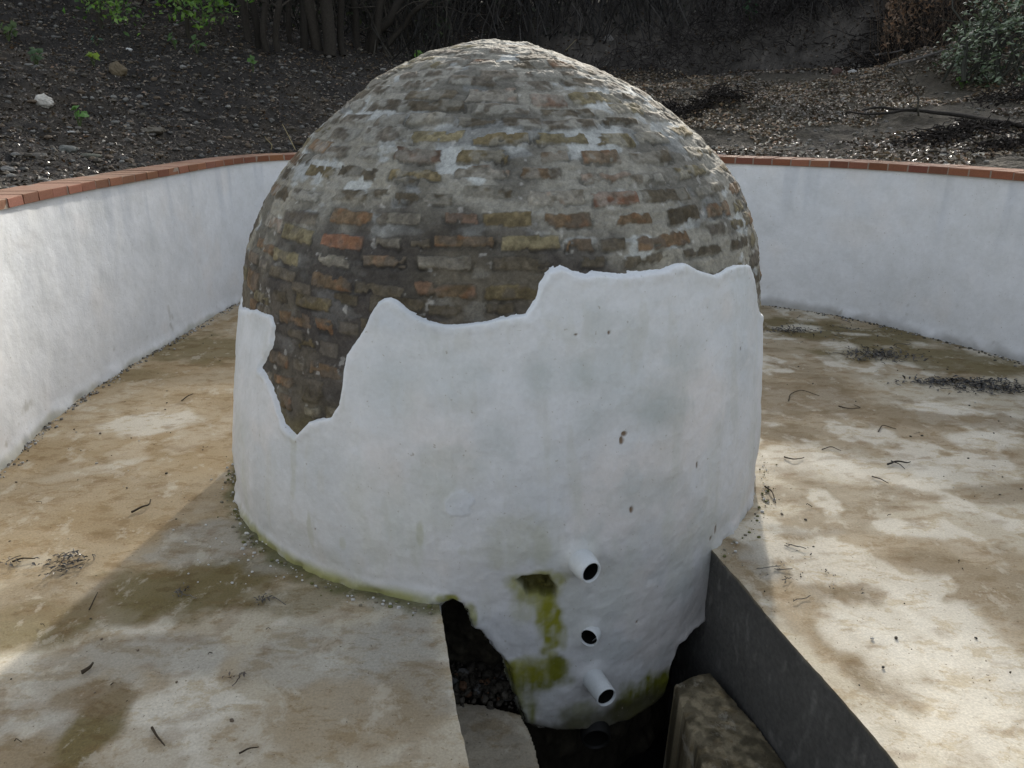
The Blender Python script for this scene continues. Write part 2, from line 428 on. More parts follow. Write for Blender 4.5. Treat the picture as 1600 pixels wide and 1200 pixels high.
for i, b in enumerate(BR):
    rr = float(prof(cs[i, 1], cs[i, 0])[1])
    hw = min(abs(cr_[i, 0] - cl[i, 0]) / 0.7 * rr / 2, 0.125); hh = min(max(abs(cu[i, 1] - cd[i, 1]) / 0.7 / 2, 0.012), 0.034)
    bricks.append((cs[i, 0], cs[i, 1], hw, hh, b[4], 1.0))
# remaining courses round the sides and back, where the photo does not look
front = [(b[0], b[1]) for b in bricks]
s = 0.72; k = 0
while s < S_TOP - 0.2:
    rr = float(prof(s, 0)[1]); n = max(4, int(2 * np.pi * rr / 0.235))
    for j in range(n):
        ph = -np.pi + (j + 0.5 * (k % 2) + random.uniform(-.08, .08)) * 2 * np.pi / n
        if ph > np.pi: ph -= 2 * np.pi
        near = any(abs(((ph - a + np.pi) % (2 * np.pi)) - np.pi) * rr < 0.16 and abs(s - t) < 0.065 for a, t in front)
        if not near:
            bricks.append((ph, s, random.uniform(.08, .11), random.uniform(.019, .025), random.choice('GGDDDyyb'), 0.45))
    s += 0.077; k += 1

placed = [list(b[:4]) for b in bricks if abs(b[0]) < 1.9]
known = [b for b in placed]
for _ in range(5000):
    ref = random.choice(known); ph = ref[0] + random.uniform(-.35, .35); s_ = ref[1] + random.uniform(-.006, .006)
    if abs(ph) > 1.7 or s_ < 0.35 or s_ > S_TOP - .12: continue
    rr = float(prof(s_, ph)[1]); hw = random.uniform(.035, .10); hh = random.uniform(.016, .024)
    if all(abs(ph - q[0]) * rr > hw + q[2] + .012 or abs(s_ - q[1]) > hh + q[3] + .010 for q in placed):
        placed.append([ph, s_, hw, hh]); bricks.append((ph, s_, hw, hh, random.choice('DDDGGyb'), .8))
relief = np.zeros(GX.shape); bcol = np.zeros(GX.shape + (3,)); bmask = np.zeros(GX.shape)
nzu = 0.013 * fbm(GX, GY, GZ, 22, 3, 31); nzs = 0.0075 * fbm(GX, GY, GZ, 26, 3, 37)
nfine = fbm(GX, GY, GZ, 60, 3, 41); nmid = fbm(GX, GY, GZ, 14, 3, 43); nlow = fbm(GX, GY, GZ, 2.2, 3, 47)
PHf = PH
groove = np.zeros(GX.shape); gn = fbm(GX, GY, GZ, 9, 2, 49)
for bi, (ph, s_, hw, hh, kd, hk) in enumerate(bricks):
    rr = max(float(prof(s_, ph)[1]), .05)
    r0, r1_ = np.searchsorted(SR, [s_ - hh - 0.03, s_ + hh + 0.03])
    dphi = ((PHf - ph + np.pi) % (2 * np.pi)) - np.pi
    cols = np.where(np.abs(dphi) * rr < hw + 0.035)[0]
    if r1_ - r0 < 2 or len(cols) < 2: continue
    ix = np.ix_(np.arange(r0, r1_), cols)
    tilt = random.uniform(-.05, .05)
    dU = dphi[cols][None, :] * rr + nzu[ix]
    dS = (SR[r0:r1_][:, None] - s_) + nzs[ix] + tilt * dU
    hw *= 1.06; hh *= 1.24
    rc = min(0.004, hh * .3)
    qx = np.abs(dU) - (hw - rc); qy = np.abs(dS) - (hh - rc)
    d = np.hypot(np.maximum(qx, 0), np.maximum(qy, 0)) + np.minimum(np.maximum(qx, qy), 0) - rc
    d = d + 0.005 * nfine[ix] + 0.005 * nmid[ix] + .016 * sstep(.18, .42, fbm(GX[ix], GY[ix], GZ[ix], 20, 3, 600 + bi))
    soft = {'G': 0.012, 'D': 0.007, 'p': 0.007, 'y': .006, 'o': .006, 'b': .006}.get(kd, 0.0042)
    hgt = {'G': 0.006, 'D': 0.005, 'P': 0.004}.get(kd, 0.0055) * random.uniform(.6, 1.3)
    m = sstep(soft, -soft, d)
    lean = 1 + 0.5 * dS / hh * random.uniform(-1, 1)
    relief[ix] = np.maximum(relief[ix], m * hgt * hk * lean * (1 + .35 * nfine[ix]))
    groove[ix] = np.maximum(groove[ix], np.exp(-((d - soft) / .005) ** 2) * sstep(-.15, .25, gn[ix]) * sstep(-.5, .1, -dS / hh) * (.6 if kd == 'G' else 1))
    c = (lin(C_BR[kd], 1.32) * .60 + .40 * lin((74, 67, 56), 1.35)) * random.uniform(.85, 1.15)
    cc = c * (1 + 0.40 * nmid[ix] + .35 * nfine[ix])[..., None]
    gr_ = sstep(.0, .35, fbm(GX[ix], GY[ix], GZ[ix], 28, 3, 800 + bi))[..., None] * .5
    cc = cc * (1 - gr_) + lin((66, 58, 44), 1.3) * gr_
    # smears of mortar left on the face, warmer fired spots
    sm_ = sstep(-0.02, 0.22, fbm(GX[ix], GY[ix], GZ[ix], 18, 3, 200 + bi)) * {'G': .85, 'D': .5, 'P': .2}.get(kd, 0.55)
    smc = lin((112, 110, 102), 1.6) if s_ > 1.4 or (kd == 'P') else lin((76, 71, 64), 1.5)
    cc = cc * (1 - sm_[..., None]) + smc * sm_[..., None]
    if kd in 'ORoP':
        hot = sstep(0.1, 0.4, fbm(GX[ix], GY[ix], GZ[ix], 24, 2, 400 + bi)) * (0.22 if kd != 'P' else 0.18)
        cc = cc * (1 - hot[..., None]) + lin((124, 82, 54), 1.5) * hot[..., None]
    w = sstep(soft * .7, -soft * .5, d)[..., None]
    bcol[ix] = bcol[ix] * (1 - w) + cc * w
    bmask[ix] = np.maximum(bmask[ix], w[..., 0])

# mortar
up = sstep(1.27, 1.52, GS + 0.10 * nlow + 0.14 * nmid + .55 * np.maximum(GP - .12, 0) + .35 * np.maximum(-GP - .42, 0))       # washed grey above, dark and damp below
mort = lin((62, 58, 54), 1.3) * (1 - up[..., None]) + lin((112, 109, 100), 1.55) * up[..., None]
warm = sstep(0.0, 0.5, fbm(GX, GY, GZ, 3.5, 3, 91)) * 0.45 + 0.6 * sstep(-0.75, -1.2, GP)
mort = mort * (1 - .5 * np.clip(warm, 0, 1)[..., None]) + lin((112, 104, 84), 1.6) * .5 * np.clip(warm, 0, 1)[..., None]
chalk = sstep(0.12, 0.30, fbm(GX, GY, GZ * 1.8, 9, 4, 95)) * (0.10 + 0.68 * up)
mort = mort * (1 - chalk[..., None]) + lin((138, 140, 137), 1.6) * chalk[..., None]
dark = sstep(0.02, 0.3, fbm(GX, GY, GZ, 6, 4, 97)) * 0.55
mort = mort * (1 - dark[..., None]) + lin((56, 53, 48), 1.3) * dark[..., None] * 1.0
fleck = sstep(0.40, 0.55, fbm(GX, GY, GZ, 30, 3, 99)) * 0.4
mort = mort * (1 - fleck[..., None]) + lin((150, 148, 142), 1.6) * fleck[..., None]
moss_l = sstep(0.0, .4, fbm(GX, GY, GZ, 7, 3, 103)) * sstep(0.75, 0.55, GS) * sstep(-.25, -.5, GP)
mcol = mort * (1 - bmask[..., None]) + bcol * bmask[..., None]
mcol = mcol * (1 - .45 * moss_l[..., None]) + lin((86, 78, 42), 1.6) * .45 * moss_l[..., None]
mcol = mcol * (1 + 0.24 * nfine + .20 * fbm(GX, GY, GZ, 110, 2, 113))[..., None] * (1 - .35 * groove)[..., None]  # grooves darkened in colour, for grime and the shadow gaps under bricks
patch = fbm(GX * 1.4, GY * 1.4, GZ * 2.6, 7, 4, 115)
mcol = mcol * (1 + .26 * patch)[..., None]

# mortar squeezed out over the joints, courses ripple
ridge = 0.007 * nmid + 0.0034 * nfine + 0.013 * nlow * sstep(0.5, 1.0, GS) - .0055 * groove
stre = fbm(GX * 2.2, GY * 2.2, GZ * 7, 4.0, 3, 111)
ridge += 0.011 * stre * (.4 + .6 * up)
base_off = -0.022 * sstep(1.15, 0.85, GS)
off_m = base_off - .008 * sstep(1.0, 1.3, GS) + relief + ridge * (1 - .35 * bmask)
# recessed footing below the plaster in the drain
void = sstep(0.0, -0.015, SD) * sstep(0.12, 0.02, GS)
stones = fbm(GX, GY, GZ, 11, 3, 121)
off_m = off_m * (1 - void) + void * (-0.20 + 0.05 * stones)
footc = lin((40, 37, 30), 1.5) * (1 + 0.8 * sstep(0.0, .4, stones))[..., None] * (1 + .5 * nfine)[..., None]
mcol = mcol * (1 - void[..., None]) + footc * void[..., None]

off_m = off_m - .03 * sstep(.006, .03, SD)
XYZm = dome_pt(GP, GS, off_m)
nr_, nc_ = GX.shape
keepm = ~(pipe_mask[:-1, :] | pipe_mask[1:, :])
keepm = keepm & (np.ones((nr_ - 1, nc_), bool))
# drop masonry that sits well under the plaster, it can never be seen
fq = grid_faces(nr_, nc_, wrap=True).reshape(nr_ - 1, nc_, 4)
deep = SD > 0.06
kd_ = ~(deep[:-1] & deep[1:] & np.roll(deep, -1, 1)[:-1] & np.roll(deep, -1, 1)[1:])
fm = fq[kd_ & keepm]
def compact(V, Fq, col):
    used = np.unique(Fq); mp = np.full(len(V), -1); mp[used] = np.arange(len(used))
    return V[used], mp[Fq], col[used]
dome = empty('domed_fountain', (DCX, DCY, 0), 'egg-shaped brick fountain dome with ragged white plaster over its lower half', 'fountain dome')
Vm, Fm, Cm = compact(XYZm.reshape(-1, 3), fm, mcol.reshape(-1, 3))
mo = mesh('brickwork', Vm, Fm, M_masonry, dome, Cm)
mo['label'] = 'bare weathered brick and grey mortar'
cap = Vm  # apex closes within a millimetre

# ---- plaster coat
edge_w = .010 + .012 * sstep(-.3, .3, fbm(GX, GY, GZ, 5, 2, 139))
t = (0.021 + .005 * nmid) * sstep(-0.004, edge_w, SD) + 0.0035 * (1 + nmid * 2) * np.exp(-((SD - 0.026) / 0.018) ** 2) - 0.010 * sstep(-0.004, -0.014, SD) - 0.06 * sstep(-0.008, -0.02, SD) * (GS < 0.1)
off_top = base_off + t - 0.008
pn = 0.0045 * fbm(GX, GY, GZ, 7, 4, 131) + 0.0004 * fbm(GX, GY, GZ * 3, 16, 3, 137) + 0.0012 * fbm(GX, GY, GZ, 25, 3, 133) + 0.007 * fbm(GX, GY, GZ, 1.6, 2, 135)
off_p = off_top + pn * sstep(0, .03, SD) + collar
on_floor = 1 - sstep(-.17, -.13, GP) * sstep(.79, .75, GP)
flare = on_floor * 0.02 * sstep(0.07, 0.0, GS) * sstep(-0.02, 0.0, GS) * (0.6 + .6 * nmid)
off_p += flare
def blob(px, py, rx, ry, soft=0.5, rg=0.35, seed=0):
    """soft-edged patch on the plaster, from a point of the surface and a size in metres"""
    h = dome_hit([px], [py])[0]
    du = (GP - h[0]) * GR; ds = GS - h[1]
    q = np.sqrt((du / rx) ** 2 + (ds / ry) ** 2) + rg * fbm(GX, GY, GZ, 18, 3, 300 + seed)
    return sstep(1 + soft, 1 - soft, q)
NICHE = US([(808, 908), (816, 902), (836, 900), (858, 901), (863, 912), (871, 921), (869, 934), (850, 934), (843, 929), (824, 930), (818, 918)])
near_n = (np.abs(U - NICHE[:, 0].mean()) < .15) & (np.abs(GS - NICHE[:, 1].mean()) < .15)
sdn = np.full(GX.shape, -1.0)
sdn[near_n] = poly_sd((U + wu * .6)[near_n], (GS + ws * .6)[near_n], NICHE)
nin = sstep(-0.003, 0.006, sdn)
off_p -= 0.045 * nin * (1 - .35 * sstep(0, .3, fbm(GX, GY, GZ, 45, 2, 141)))

pc = np.ones(GX.shape + (3,)) * np.array([0.60, 0.605, 0.605])
def tint(mask, c, k=1.0):
    global pc
    m = np.clip(mask, 0, 1)[..., None] * k
    pc = pc * (1 - m) + np.asarray(c) * m
big = fbm(GX, GY, GZ, 2.4, 3, 151)
tint(sstep(-.1, .5, big), (0.50, 0.525, 0.535), .6)
tint(sstep(.0, .4, fbm(GX, GY, GZ, 3.1, 4, 153)), (0.66, 0.62, 0.585), .6)
tint(sstep(.15, .4, fbm(GX, GY, GZ, 7, 4, 157)), (0.51, 0.53, 0.52), .45)
tint(sstep(.15, .45, fbm(GX * 4, GY * 4, GZ * .8, 5, 4, 159)), (0.52, 0.52, 0.48), .4)
tint(sstep(.1, .5, fbm(GX * 2.5, GY * 2.5, GZ * .7, 3.5, 3, 155)) * sstep(.75, .3, GS), (0.50, 0.52, 0.45), .35)
tint(sstep(0.03, 0.0, SD) * sstep(0.2, 0.5, GS), (0.72, 0.745, 0.765), .85)
for i, (px, py, rx, ry, kk) in enumerate([(845, 585, .05, .06, .5), (905, 590, .05, .05, .45), (1040, 635, .09, .07, .6), (925, 655, .05, .05, .35), (690, 590, .14, .10, .25), (1085, 560, .06, .06, .3),
        (775, 690, .06, .06, .3), (1010, 770, .14, .06, .35), (600, 620, .1, .12, .2), (960, 610, .05, .08, .25), (1060, 580, .05, .04, .3)]):
    tint(blob(px, py, rx * 1.1, ry * 1.1, .8, .5, i), (0.40, 0.43, 0.41), kk * 1.15)
pb = blob(718, 787, .05, .055, .15, .75, 20)
tint(pb, (0.62, 0.645, 0.68), .6)
off_p += 0.004 * pb
tint(blob(645, 500, .22, .05, .6, .3, 21), (0.49, 0.52, 0.56), .35)
# green algae
moss = lin((112, 112, 34), 1.5); moss_d = lin((88, 90, 22), 1.5)
strk = fbm(GX * 5, GY * 5, GZ * .8, 8, 3, 161) + .7 * fbm(GX, GY, GZ, 40, 3, 163)
for i, (px, py, rx, ry, kk, cc) in enumerate([(840, 912, .085, .045, .75, moss), (860, 975, .038, .15, 1, moss), (852, 950, .03, .08, .7, moss), (822, 952, .045, .06, .35, moss), (835, 930, .07, .05, .5, moss), (845, 1062, .10, .060, 1, moss_d), (830, 1050, .10, .05, .8, moss), (870, 1045, .03, .05, .9, moss_d),
        (808, 1050, .05, .045, .8, moss), (822, 1108, .035, .10, .85, moss_d), (800, 1075, .03, .07, .8, moss_d), (1010, 1092, .15, .10, 1, moss_d), (1025, 1110, .12, .06, 1, lin((44, 42, 18), 1.2)), (1040, 1068, .06, .05, 1, moss_d), (985, 1110, .06, .07, .9, moss_d), (905, 1118, .07, .05, .6, moss_d),
        (700, 938, .035, .022, .9, moss), (735, 962, .022, .05, .8, moss), (655, 840, .011, .05, .3, moss), (533, 850, .012, .022, .3, moss), (482, 830, .012, .08, .22, moss), (800, 850, .12, .09, .22, moss),
        (722, 862, .012, .014, .2, moss), (880, 1000, .02, .05, .5, moss), (455, 720, .014, .14, .16, moss), (700, 740, .1, .08, .08, moss)]):
    tint(blob(px, py, rx * 1.15, ry * 1.15, .35, .55, 30 + i) * (0.85 + .5 * strk), cc, kk)
tint(sstep(0.055, 0.01, np.abs(GS)) * sstep(-.5, .05, fbm(GX, GY, GZ, 7, 3, 171)) * sstep(-1.15, -1.0, GP) * sstep(-.1, -.25, GP), moss, .8)
tint(nin, lin((62, 58, 22), 1.3), .95)
tint(sstep(.012, .0, np.abs(sdn)) * (sdn > -.5), lin((60, 58, 20), 1.3), .5)
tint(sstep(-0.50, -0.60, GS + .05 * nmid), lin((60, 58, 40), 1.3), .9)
# small chips that show the rusty undercoat
for (px, py, rx, ry, a) in [(978, 679, .011, .009, 0), (973, 689, .007, .012, 0), (988, 799, .009, .016, 0), (1092, 728, .004, .012, 0), (1121, 826, .006, .022, .2), (1113, 843, .006, .009, 0), (1160, 545, .004, .006, 0),
        (952, 520, .004, .004, 0), (997, 974, .005, .009, 0), (490, 828, .004, .004, 0), (900, 523, .006, .003, 0)]:
    b_ = blob(px, py, rx, ry, .3, .8, 70)
    off_p -= 0.006 * b_
    tint(b_, lin((92, 70, 44), 1.4), .9)
crumb = on_floor * sstep(.35, .6, fbm(GX, GY, GZ, 38, 3, 181)) * sstep(.05, .0, np.abs(GS - .01))
off_p += 0.006 * crumb
XYZp = dome_pt(GP, GS, off_p)
kp = SD > -0.03
kp4 = kp[:-1] & kp[1:] & np.roll(kp, -1, 1)[:-1] & np.roll(kp, -1, 1)[1:]
Vp, Fp, Cp = compact(XYZp.reshape(-1, 3), fq[kp4 & keepm], pc.reshape(-1, 3))
po = mesh('plaster_coat', Vp, Fp, M_plaster, dome, Cp)
po['label'] = 'white lime plaster with a ragged top edge and green algae low down'
del Vp, Fp, Cp, Vm, Fm, Cm

plabels = ['uppermost spout with thick white collar', 'short flush spout pointing left', 'long white spout pointing down to the right', 'wide dark drain pipe at the foot']
for i, ((px, py, pr, L_, d_, sh), (ph, s_)) in enumerate(zip(PIPES, pipe_us)):
    c = dome_pt(ph, s_, 0.004)
    ax = Vector(d_).normalized()
    sx = ax.cross(Vector((0, 0, 1))).normalized(); sy = sx.cross(ax)
    A = Acc(); n = 40
    ang = np.linspace(0, 2 * np.pi, n, endpoint=False)
    def ring(r, l, shear=0.0):
        off = l + shear * r * np.cos(ang)
        return c + r * (np.cos(ang)[:, None] * np.array(sx) + np.sin(ang)[:, None] * np.array(sy)) + off[:, None] * np.array(ax)
    k_ = 1.3 if i == 0 else 1.1
    V = np.concatenate([ring(pr * k_ * 1.05, -0.03), ring(pr * k_, L_ * .5, sh * .5), ring(pr * (1.12 if i == 0 else 1.06), L_ - .004, sh), ring(pr * 1.02, L_, sh), ring(pr * .94, L_ - .001, sh), ring(pr * .92, L_ - .012, sh)])
    A.add(V, grid_faces(6, n, wrap=True))
    p = A.build('spout', M_pipe if i < 3 else M_pipedk, dome)
    p['label'] = plabels[i]
    A = Acc()
    V = np.concatenate([ring(pr * .92, L_ - .012, sh), ring(pr * .86, -.1), ring(pr * .8, -.26), ring(.001, -.261)])
    A.add(V, grid_faces(4, n, wrap=True))
    A.build('bore', M_pipein, p)

# ================================================================== FLOOR AND DRAIN
def _chip(y, sd): return .0035 * np.sin(9 * y + sd) + .0025 * fbm(np.asarray(y, float), 0 * np.asarray(y, float) + sd, 0 * np.asarray(y, float), 14, 4, 713, .7) * 2
def xl(y): return -0.265 + (2.275 - y) * 0.2049 + _chip(y, 1.0)
def xr(y): return 0.823 + (2.547 - y) * 0.2303 + _chip(y, 4.0)
YF = np.concatenate([np.arange(-1.9, .2, .05), np.arange(0.2, 5.2, 0.014), np.arange(5.2, 8.8, 0.022)])
nl, nt_, nrr = 200, 40, 230
tl = -3.4; trr = 4.4
XG = np.zeros((len(YF), nl + nt_ + nrr + 1))
for i, y in enumerate(YF):
    a, b = xl(y), xr(y)
    XG[i] = np.concatenate([tl + (a - tl) * np.linspace(0, 1, nl, endpoint=False) ** .9, np.linspace(a, b, nt_, endpoint=False), b + (trr - b) * np.linspace(0, 1, nrr + 1)])
YG = np.repeat(YF[:, None], XG.shape[1], 1)
fx, fy = XG, YG
Z0 = np.zeros_like(fx)
fc = np.ones(fx.shape + (3,)) * lin((192, 182, 160), .82)
def ftint(mask, c, k=1.0):
    global fc
    m = np.clip(mask, 0, 1)[..., None] * k
    fc = fc * (1 - m) + np.asarray(c) * m
def fblob(px, py, rx, ry, rot=0, soft=.32, rg=1.0, seed=0, f=5):
    p = on_z(px, py)
    dx, dy = fx - p[0], fy - p[1]
    c, s_ = math.cos(rot), math.sin(rot)
    q = np.sqrt(((c * dx + s_ * dy) / rx) ** 2 + ((-s_ * dx + c * dy) / ry) ** 2) + rg * fbm(fx, fy, Z0 + seed, f, 5, 500 + seed, .6)
    return sstep(1 + soft, 1 - soft, q)
sx_, sy_ = fx, fy
n1 = fbm(sx_, sy_, Z0, 1.6, 5, 601); n2 = fbm(sx_, sy_, Z0, 5, 4, 603); n3 = fbm(sx_, sy_, Z0, 16, 4, 605); n4 = fbm(sx_ * .7, sy_ * 1.4, Z0, 3, 5, 607)
tan = lin((168, 151, 122), .80); brown = lin((138, 121, 92), .76); olive = lin((118, 104, 60), .72); pale = lin((214, 208, 192), .88); grey = lin((166, 162, 150), .85)
ftint(sstep(-.25, .25, n1), tan, .8)
ftint(sstep(.02, .30, n4), brown, .6)
ftint(sstep(.10, .26, n2 + .5 * n1), pale, .7)
# long known stains
left = sstep(-.2, -.6, fx)
ftint(left * sstep(2.3, 2.6, fy), lin((172, 146, 102), .8), .55)
for i, (px, py, rx, ry, ro_, c, k) in enumerate([
    (120, 800, .5, .5, 0, brown, .35), (300, 545, .45, .35, 0, olive, .75), (200, 590, .3, .15, .4, olive, .5), (235, 660, .28, .14, .3, pale, .75), (140, 735, .2, .05, .5, pale, .6), (60, 770, .25, .3, 0, tan, .7),
    (330, 905, .34, .17, .1, olive, .9), (150, 960, .30, .13, .2, olive, .75), (60, 940, .25, .15, 0, brown, .6), (480, 935, .16, .08, 0, olive, .5), (340, 840, .22, .16, .3, grey, .75), (430, 880, .16, .1, 0, grey, .6),
    (620, 1010, .16, .3, 0, grey, .75), (520, 1020, .25, .14, 0, grey, .6), (250, 1020, .25, .10, 0, grey, .8), (90, 1090, .2, .16, 0, grey, .75), (270, 1130, .22, .16, 0, pale, .5), (135, 1150, .07, .13, 0, olive, .9), (150, 1090, .09, .06, 0, brown, .8),
    (560, 1130, .2, .16, 0, tan, .7), (420, 1160, .15, .1, 0, tan, .5), (640, 1090, .1, .14, 0, brown, .45),
    (1300, 520, .8, .28, -.3, olive, .85), (1480, 565, .7, .25, -.35, olive, .8), (1250, 620, .5, .3, -.2, brown, .8), (1450, 650, .5, .2, -.2, brown, .7), (1250, 512, .16, .1, 0, pale, .8), (1490, 640, .25, .08, -.3, pale, .85), (1550, 690, .25, .10, -.2, pale, .8), (1340, 522, .12, .03, -.3, pale, .8),
    (1290, 720, .35, .15, 0, pale, .55), (1240, 740, .10, .12, .3, brown, .55), (1400, 740, .35, .12, 0, pale, .5), (1500, 870, .3, .12, -.2, tan, .8), (1440, 880, .22, .10, 0, brown, .7), (1330, 930, .15, .06, 0, brown, .7),
    (1300, 1000, .10, .35, .35, brown, .75), (1260, 960, .08, .2, .3, tan, .8), (1390, 1060, .08, .32, .5, brown, .55), (1450, 1000, .3, .2, .4, pale, .8), (1520, 1100, .3, .25, .4, pale, .85), (1380, 1000, .06, .2, .5, pale, .8), (1590, 1000, .1, .12, 0, tan, .7),
    (1190, 880, .06, .12, 0, grey, .8), (1240, 830, .14, .06, -.2, grey, .55)]):
    ftint(fblob(px, py, rx, ry, ro_, seed=i), c, k)



ftint(sstep(.25, .5, fbm(fx, fy * 2.2, Z0, 11, 4, 615)), lin((128, 100, 60), .75), .35)
dd = np.hypot(fx - DCX, fy - DCY) - 1.29
ftint(sstep(.07, .0, dd + .05 * n3) * (fx < .0), lin((96, 98, 50), .7), .75)
fz = 0.004 * n1 + 0.0016 * n3 + 0.002 * n2
# chips along the drain edge
ck = np.zeros(fx.shape, bool)
kf = np.ones((len(YF) - 1, XG.shape[1] - 1), bool)
kf[:np.searchsorted(YF, 3.0), nl:nl + nt_] = False
V = np.stack([fx, fy, fz], -1).reshape(-1, 3)
q = grid_faces(*fx.shape).reshape(kf.shape + (4,))[kf]
Vc, Fc, Cc = compact(V, q, fc.reshape(-1, 3))
flo = mesh('floor', Vc, Fc, M_floor, None, Cc)
tag(flo, 'stained concrete floor around the dome', None, None, 'structure')

def side(name, xf, sgn):
    ys = np.concatenate([np.arange(-1.9, .2, .05), np.arange(0.2, 3.0, 0.012)]); zs = np.concatenate([[0.0, -.003, -.007, -.012], np.linspace(-0.02, -1.35, 90)])
    YY, ZZ = np.meshgrid(ys, zs)
    n = fbm(YY, ZZ, YY * 0, 6, 4, 701)
    zt = 0.004 * 0
    rnd = np.where(ZZ > -.013, (0.012 + ZZ) * 0.0, 0) 
    chip = sstep(.3, .6, fbm(YY, ZZ, YY * 0, 22, 3, 703)) * sstep(-.04, 0, ZZ)
    XX = xf(YY) + sgn * (0.001 + 0.004 * n * (ZZ < -.01) + chip * .006)
    XX = np.where(ZZ > -0.002, xf(YY), XX)
    zz = ZZ.copy()
    c = np.ones(YY.shape + (3,)) * lin((78, 77, 74), 1.35)
    m = sstep(-.2, .4, fbm(YY * .6, ZZ, YY * 0, 3, 4, 705))[..., None]
    c = c * (1 - .5 * m) + lin((58, 57, 55), 1.3) * .5 * m
    w = (sstep(.35, .5, fbm(YY * 3, ZZ * .9, YY * 0, 10, 3, 707)) * .4)[..., None]
    c = c * (1 - w) + lin((110, 108, 104), 1.4) * w
    e = sstep(-.018, -.003, ZZ + .006 * n)[..., None]
    c = c * (1 - e) + lin((120, 112, 96), 1.2) * e
    # small lip so the slab edge and the side meet without a gap
    zz[0] = 0.0
    V = np.stack([XX, YY, zz], -1)
    V[0, :, 2] = np.interp(ys, YF, [0] * len(YF))
    return mesh(name, V.reshape(-1, 3), grid_faces(*YY.shape), M_cside, None, c.reshape(-1, 3))
# top row of each side sits just under the sheet's own edge
for nm, f_, sg, ci in (('channel', xl, -1, nl), ('channel', xr, 1, nl + nt_)):
    o_ = side(nm, f_, sg)
    me = o_.data
    n_y = len(np.concatenate([np.arange(-1.9, .2, .05), np.arange(0.2, 3.0, 0.012)]))
    co = np.zeros(len(me.vertices) * 3, np.float32); me.vertices.foreach_get('co', co); co = co.reshape(-1, 3)
    co[:n_y, 2] = np.interp(co[:n_y, 1], YF, fz[:, ci]) - 0.0005
    me.vertices.foreach_set('co', co.ravel()); me.update()
    tag(o_, 'cast concrete side of the sunken drain', None, None, 'structure')

# bed of the drain
yy, xx = np.meshgrid(np.arange(-1.9, 3.3, .03), np.arange(-0.9, 2.2, .03), indexing='ij')
bz = -1.15 + .03 * fbm(xx, yy, xx * 0, 8, 3, 711)
tag(mesh('channel', np.stack([xx, yy, bz], -1).reshape(-1, 3), grid_faces(*xx.shape), M_mudshade), 'muddy bed of the drain, coloured black to stand in for deep shade', None, None, 'structure')

def ledge(name, outline, ztop, label, cat, colf, rough, seed, zbot=-1.2, h=0.0045):
    P = np.array([on_z(a, b, ztop)[:2] if not isinstance(b, str) else a for a, b in outline])
    lo, hi = P.min(0) - .04, P.max(0) + .04
    xs = np.arange(lo[0], hi[0], h); ys = np.arange(lo[1], hi[1], h)
    X, Yy = np.meshgrid(xs, ys)
    n = fbm(X, Yy, X * 0, 8, 4, seed)
    sd = poly_sd(X + .02 * rough * fbm(X, Yy, X * 0, 9, 3, seed + 3), Yy + .02 * rough * fbm(X, Yy, X * 0, 9, 3, seed + 5), P)
    top = ztop + .018 * rough * n + .01 * rough * fbm(X, Yy, X * 0, 25, 3, seed + 7)
    Z = np.where(sd > 0, top - .02 * rough * sstep(.03, 0, sd), top - .02 * rough + sd * 28)
    Z = np.maximum(Z, zbot)
    col = colf(X, Yy, seed)
    keep = (sd > -.05)
    k4 = keep[:-1, :-1] & keep[1:, :-1] & keep[1:, 1:] & keep[:-1, 1:]
    q = grid_faces(*X.shape).reshape(k4.shape + (4,))[k4]
    V, Fq, cc = compact(np.stack([X, Yy, Z], -1).reshape(-1, 3), q, col.reshape(-1, 3))
    o = mesh(name, V, Fq, M_cside if rough > 1 else M_floor, None, cc)
    return tag(o, label, cat)
def col_l(X, Y_, s):
    n = fbm(X, Y_ * 2, X * 0, 9, 4, s + 11)[..., None]
    return lin((140, 132, 116), 1.25) * (1 + .25 * n) + 0 * X[..., None]
def col_r(X, Y_, s):
    n = fbm(X, Y_, X * 0, 9, 4, s + 11)[..., None]; m = sstep(0, .3, fbm(X, Y_, X * 0, 14, 3, s + 13))[..., None]
    k = sstep(-.1, .3, fbm(X, Y_, X * 0, 30, 4, s + 17))[..., None]
    return ((lin((122, 112, 90), 1.25) * (1 + .3 * n)) * (1 - m * .6) + lin((60, 54, 38), 1.2) * m * .6) * (.65 + .5 * k)
yb = on_z(715, 1097, -.45)[1]
ledge('drain_step', [(700, 1092), (745, 1098), (775, 1103), (815, 1112), (832, 1155), (847, 1203), (885, 1330), (905, 1500), ((-0.0, 0.3), 'w'), ((-.45, .3), 'w'), ((-.62, 1.9), 'w')], -0.45,
      'smooth pale concrete step in the drain below the left slab', 'step', col_l, .4, 721)
ledge('drain_step', [(1052, 1066), (1080, 1054), (1112, 1050), (1140, 1084), (1180, 1128), (1206, 1162), (1236, 1206), (1300, 1290), (1420, 1500), (1260, 1500), (1150, 1300), (1102, 1206), (1078, 1140)], -0.45,
      'rough mossy stone ledge in the drain below the right wall', 'step', col_r, .55, 741)

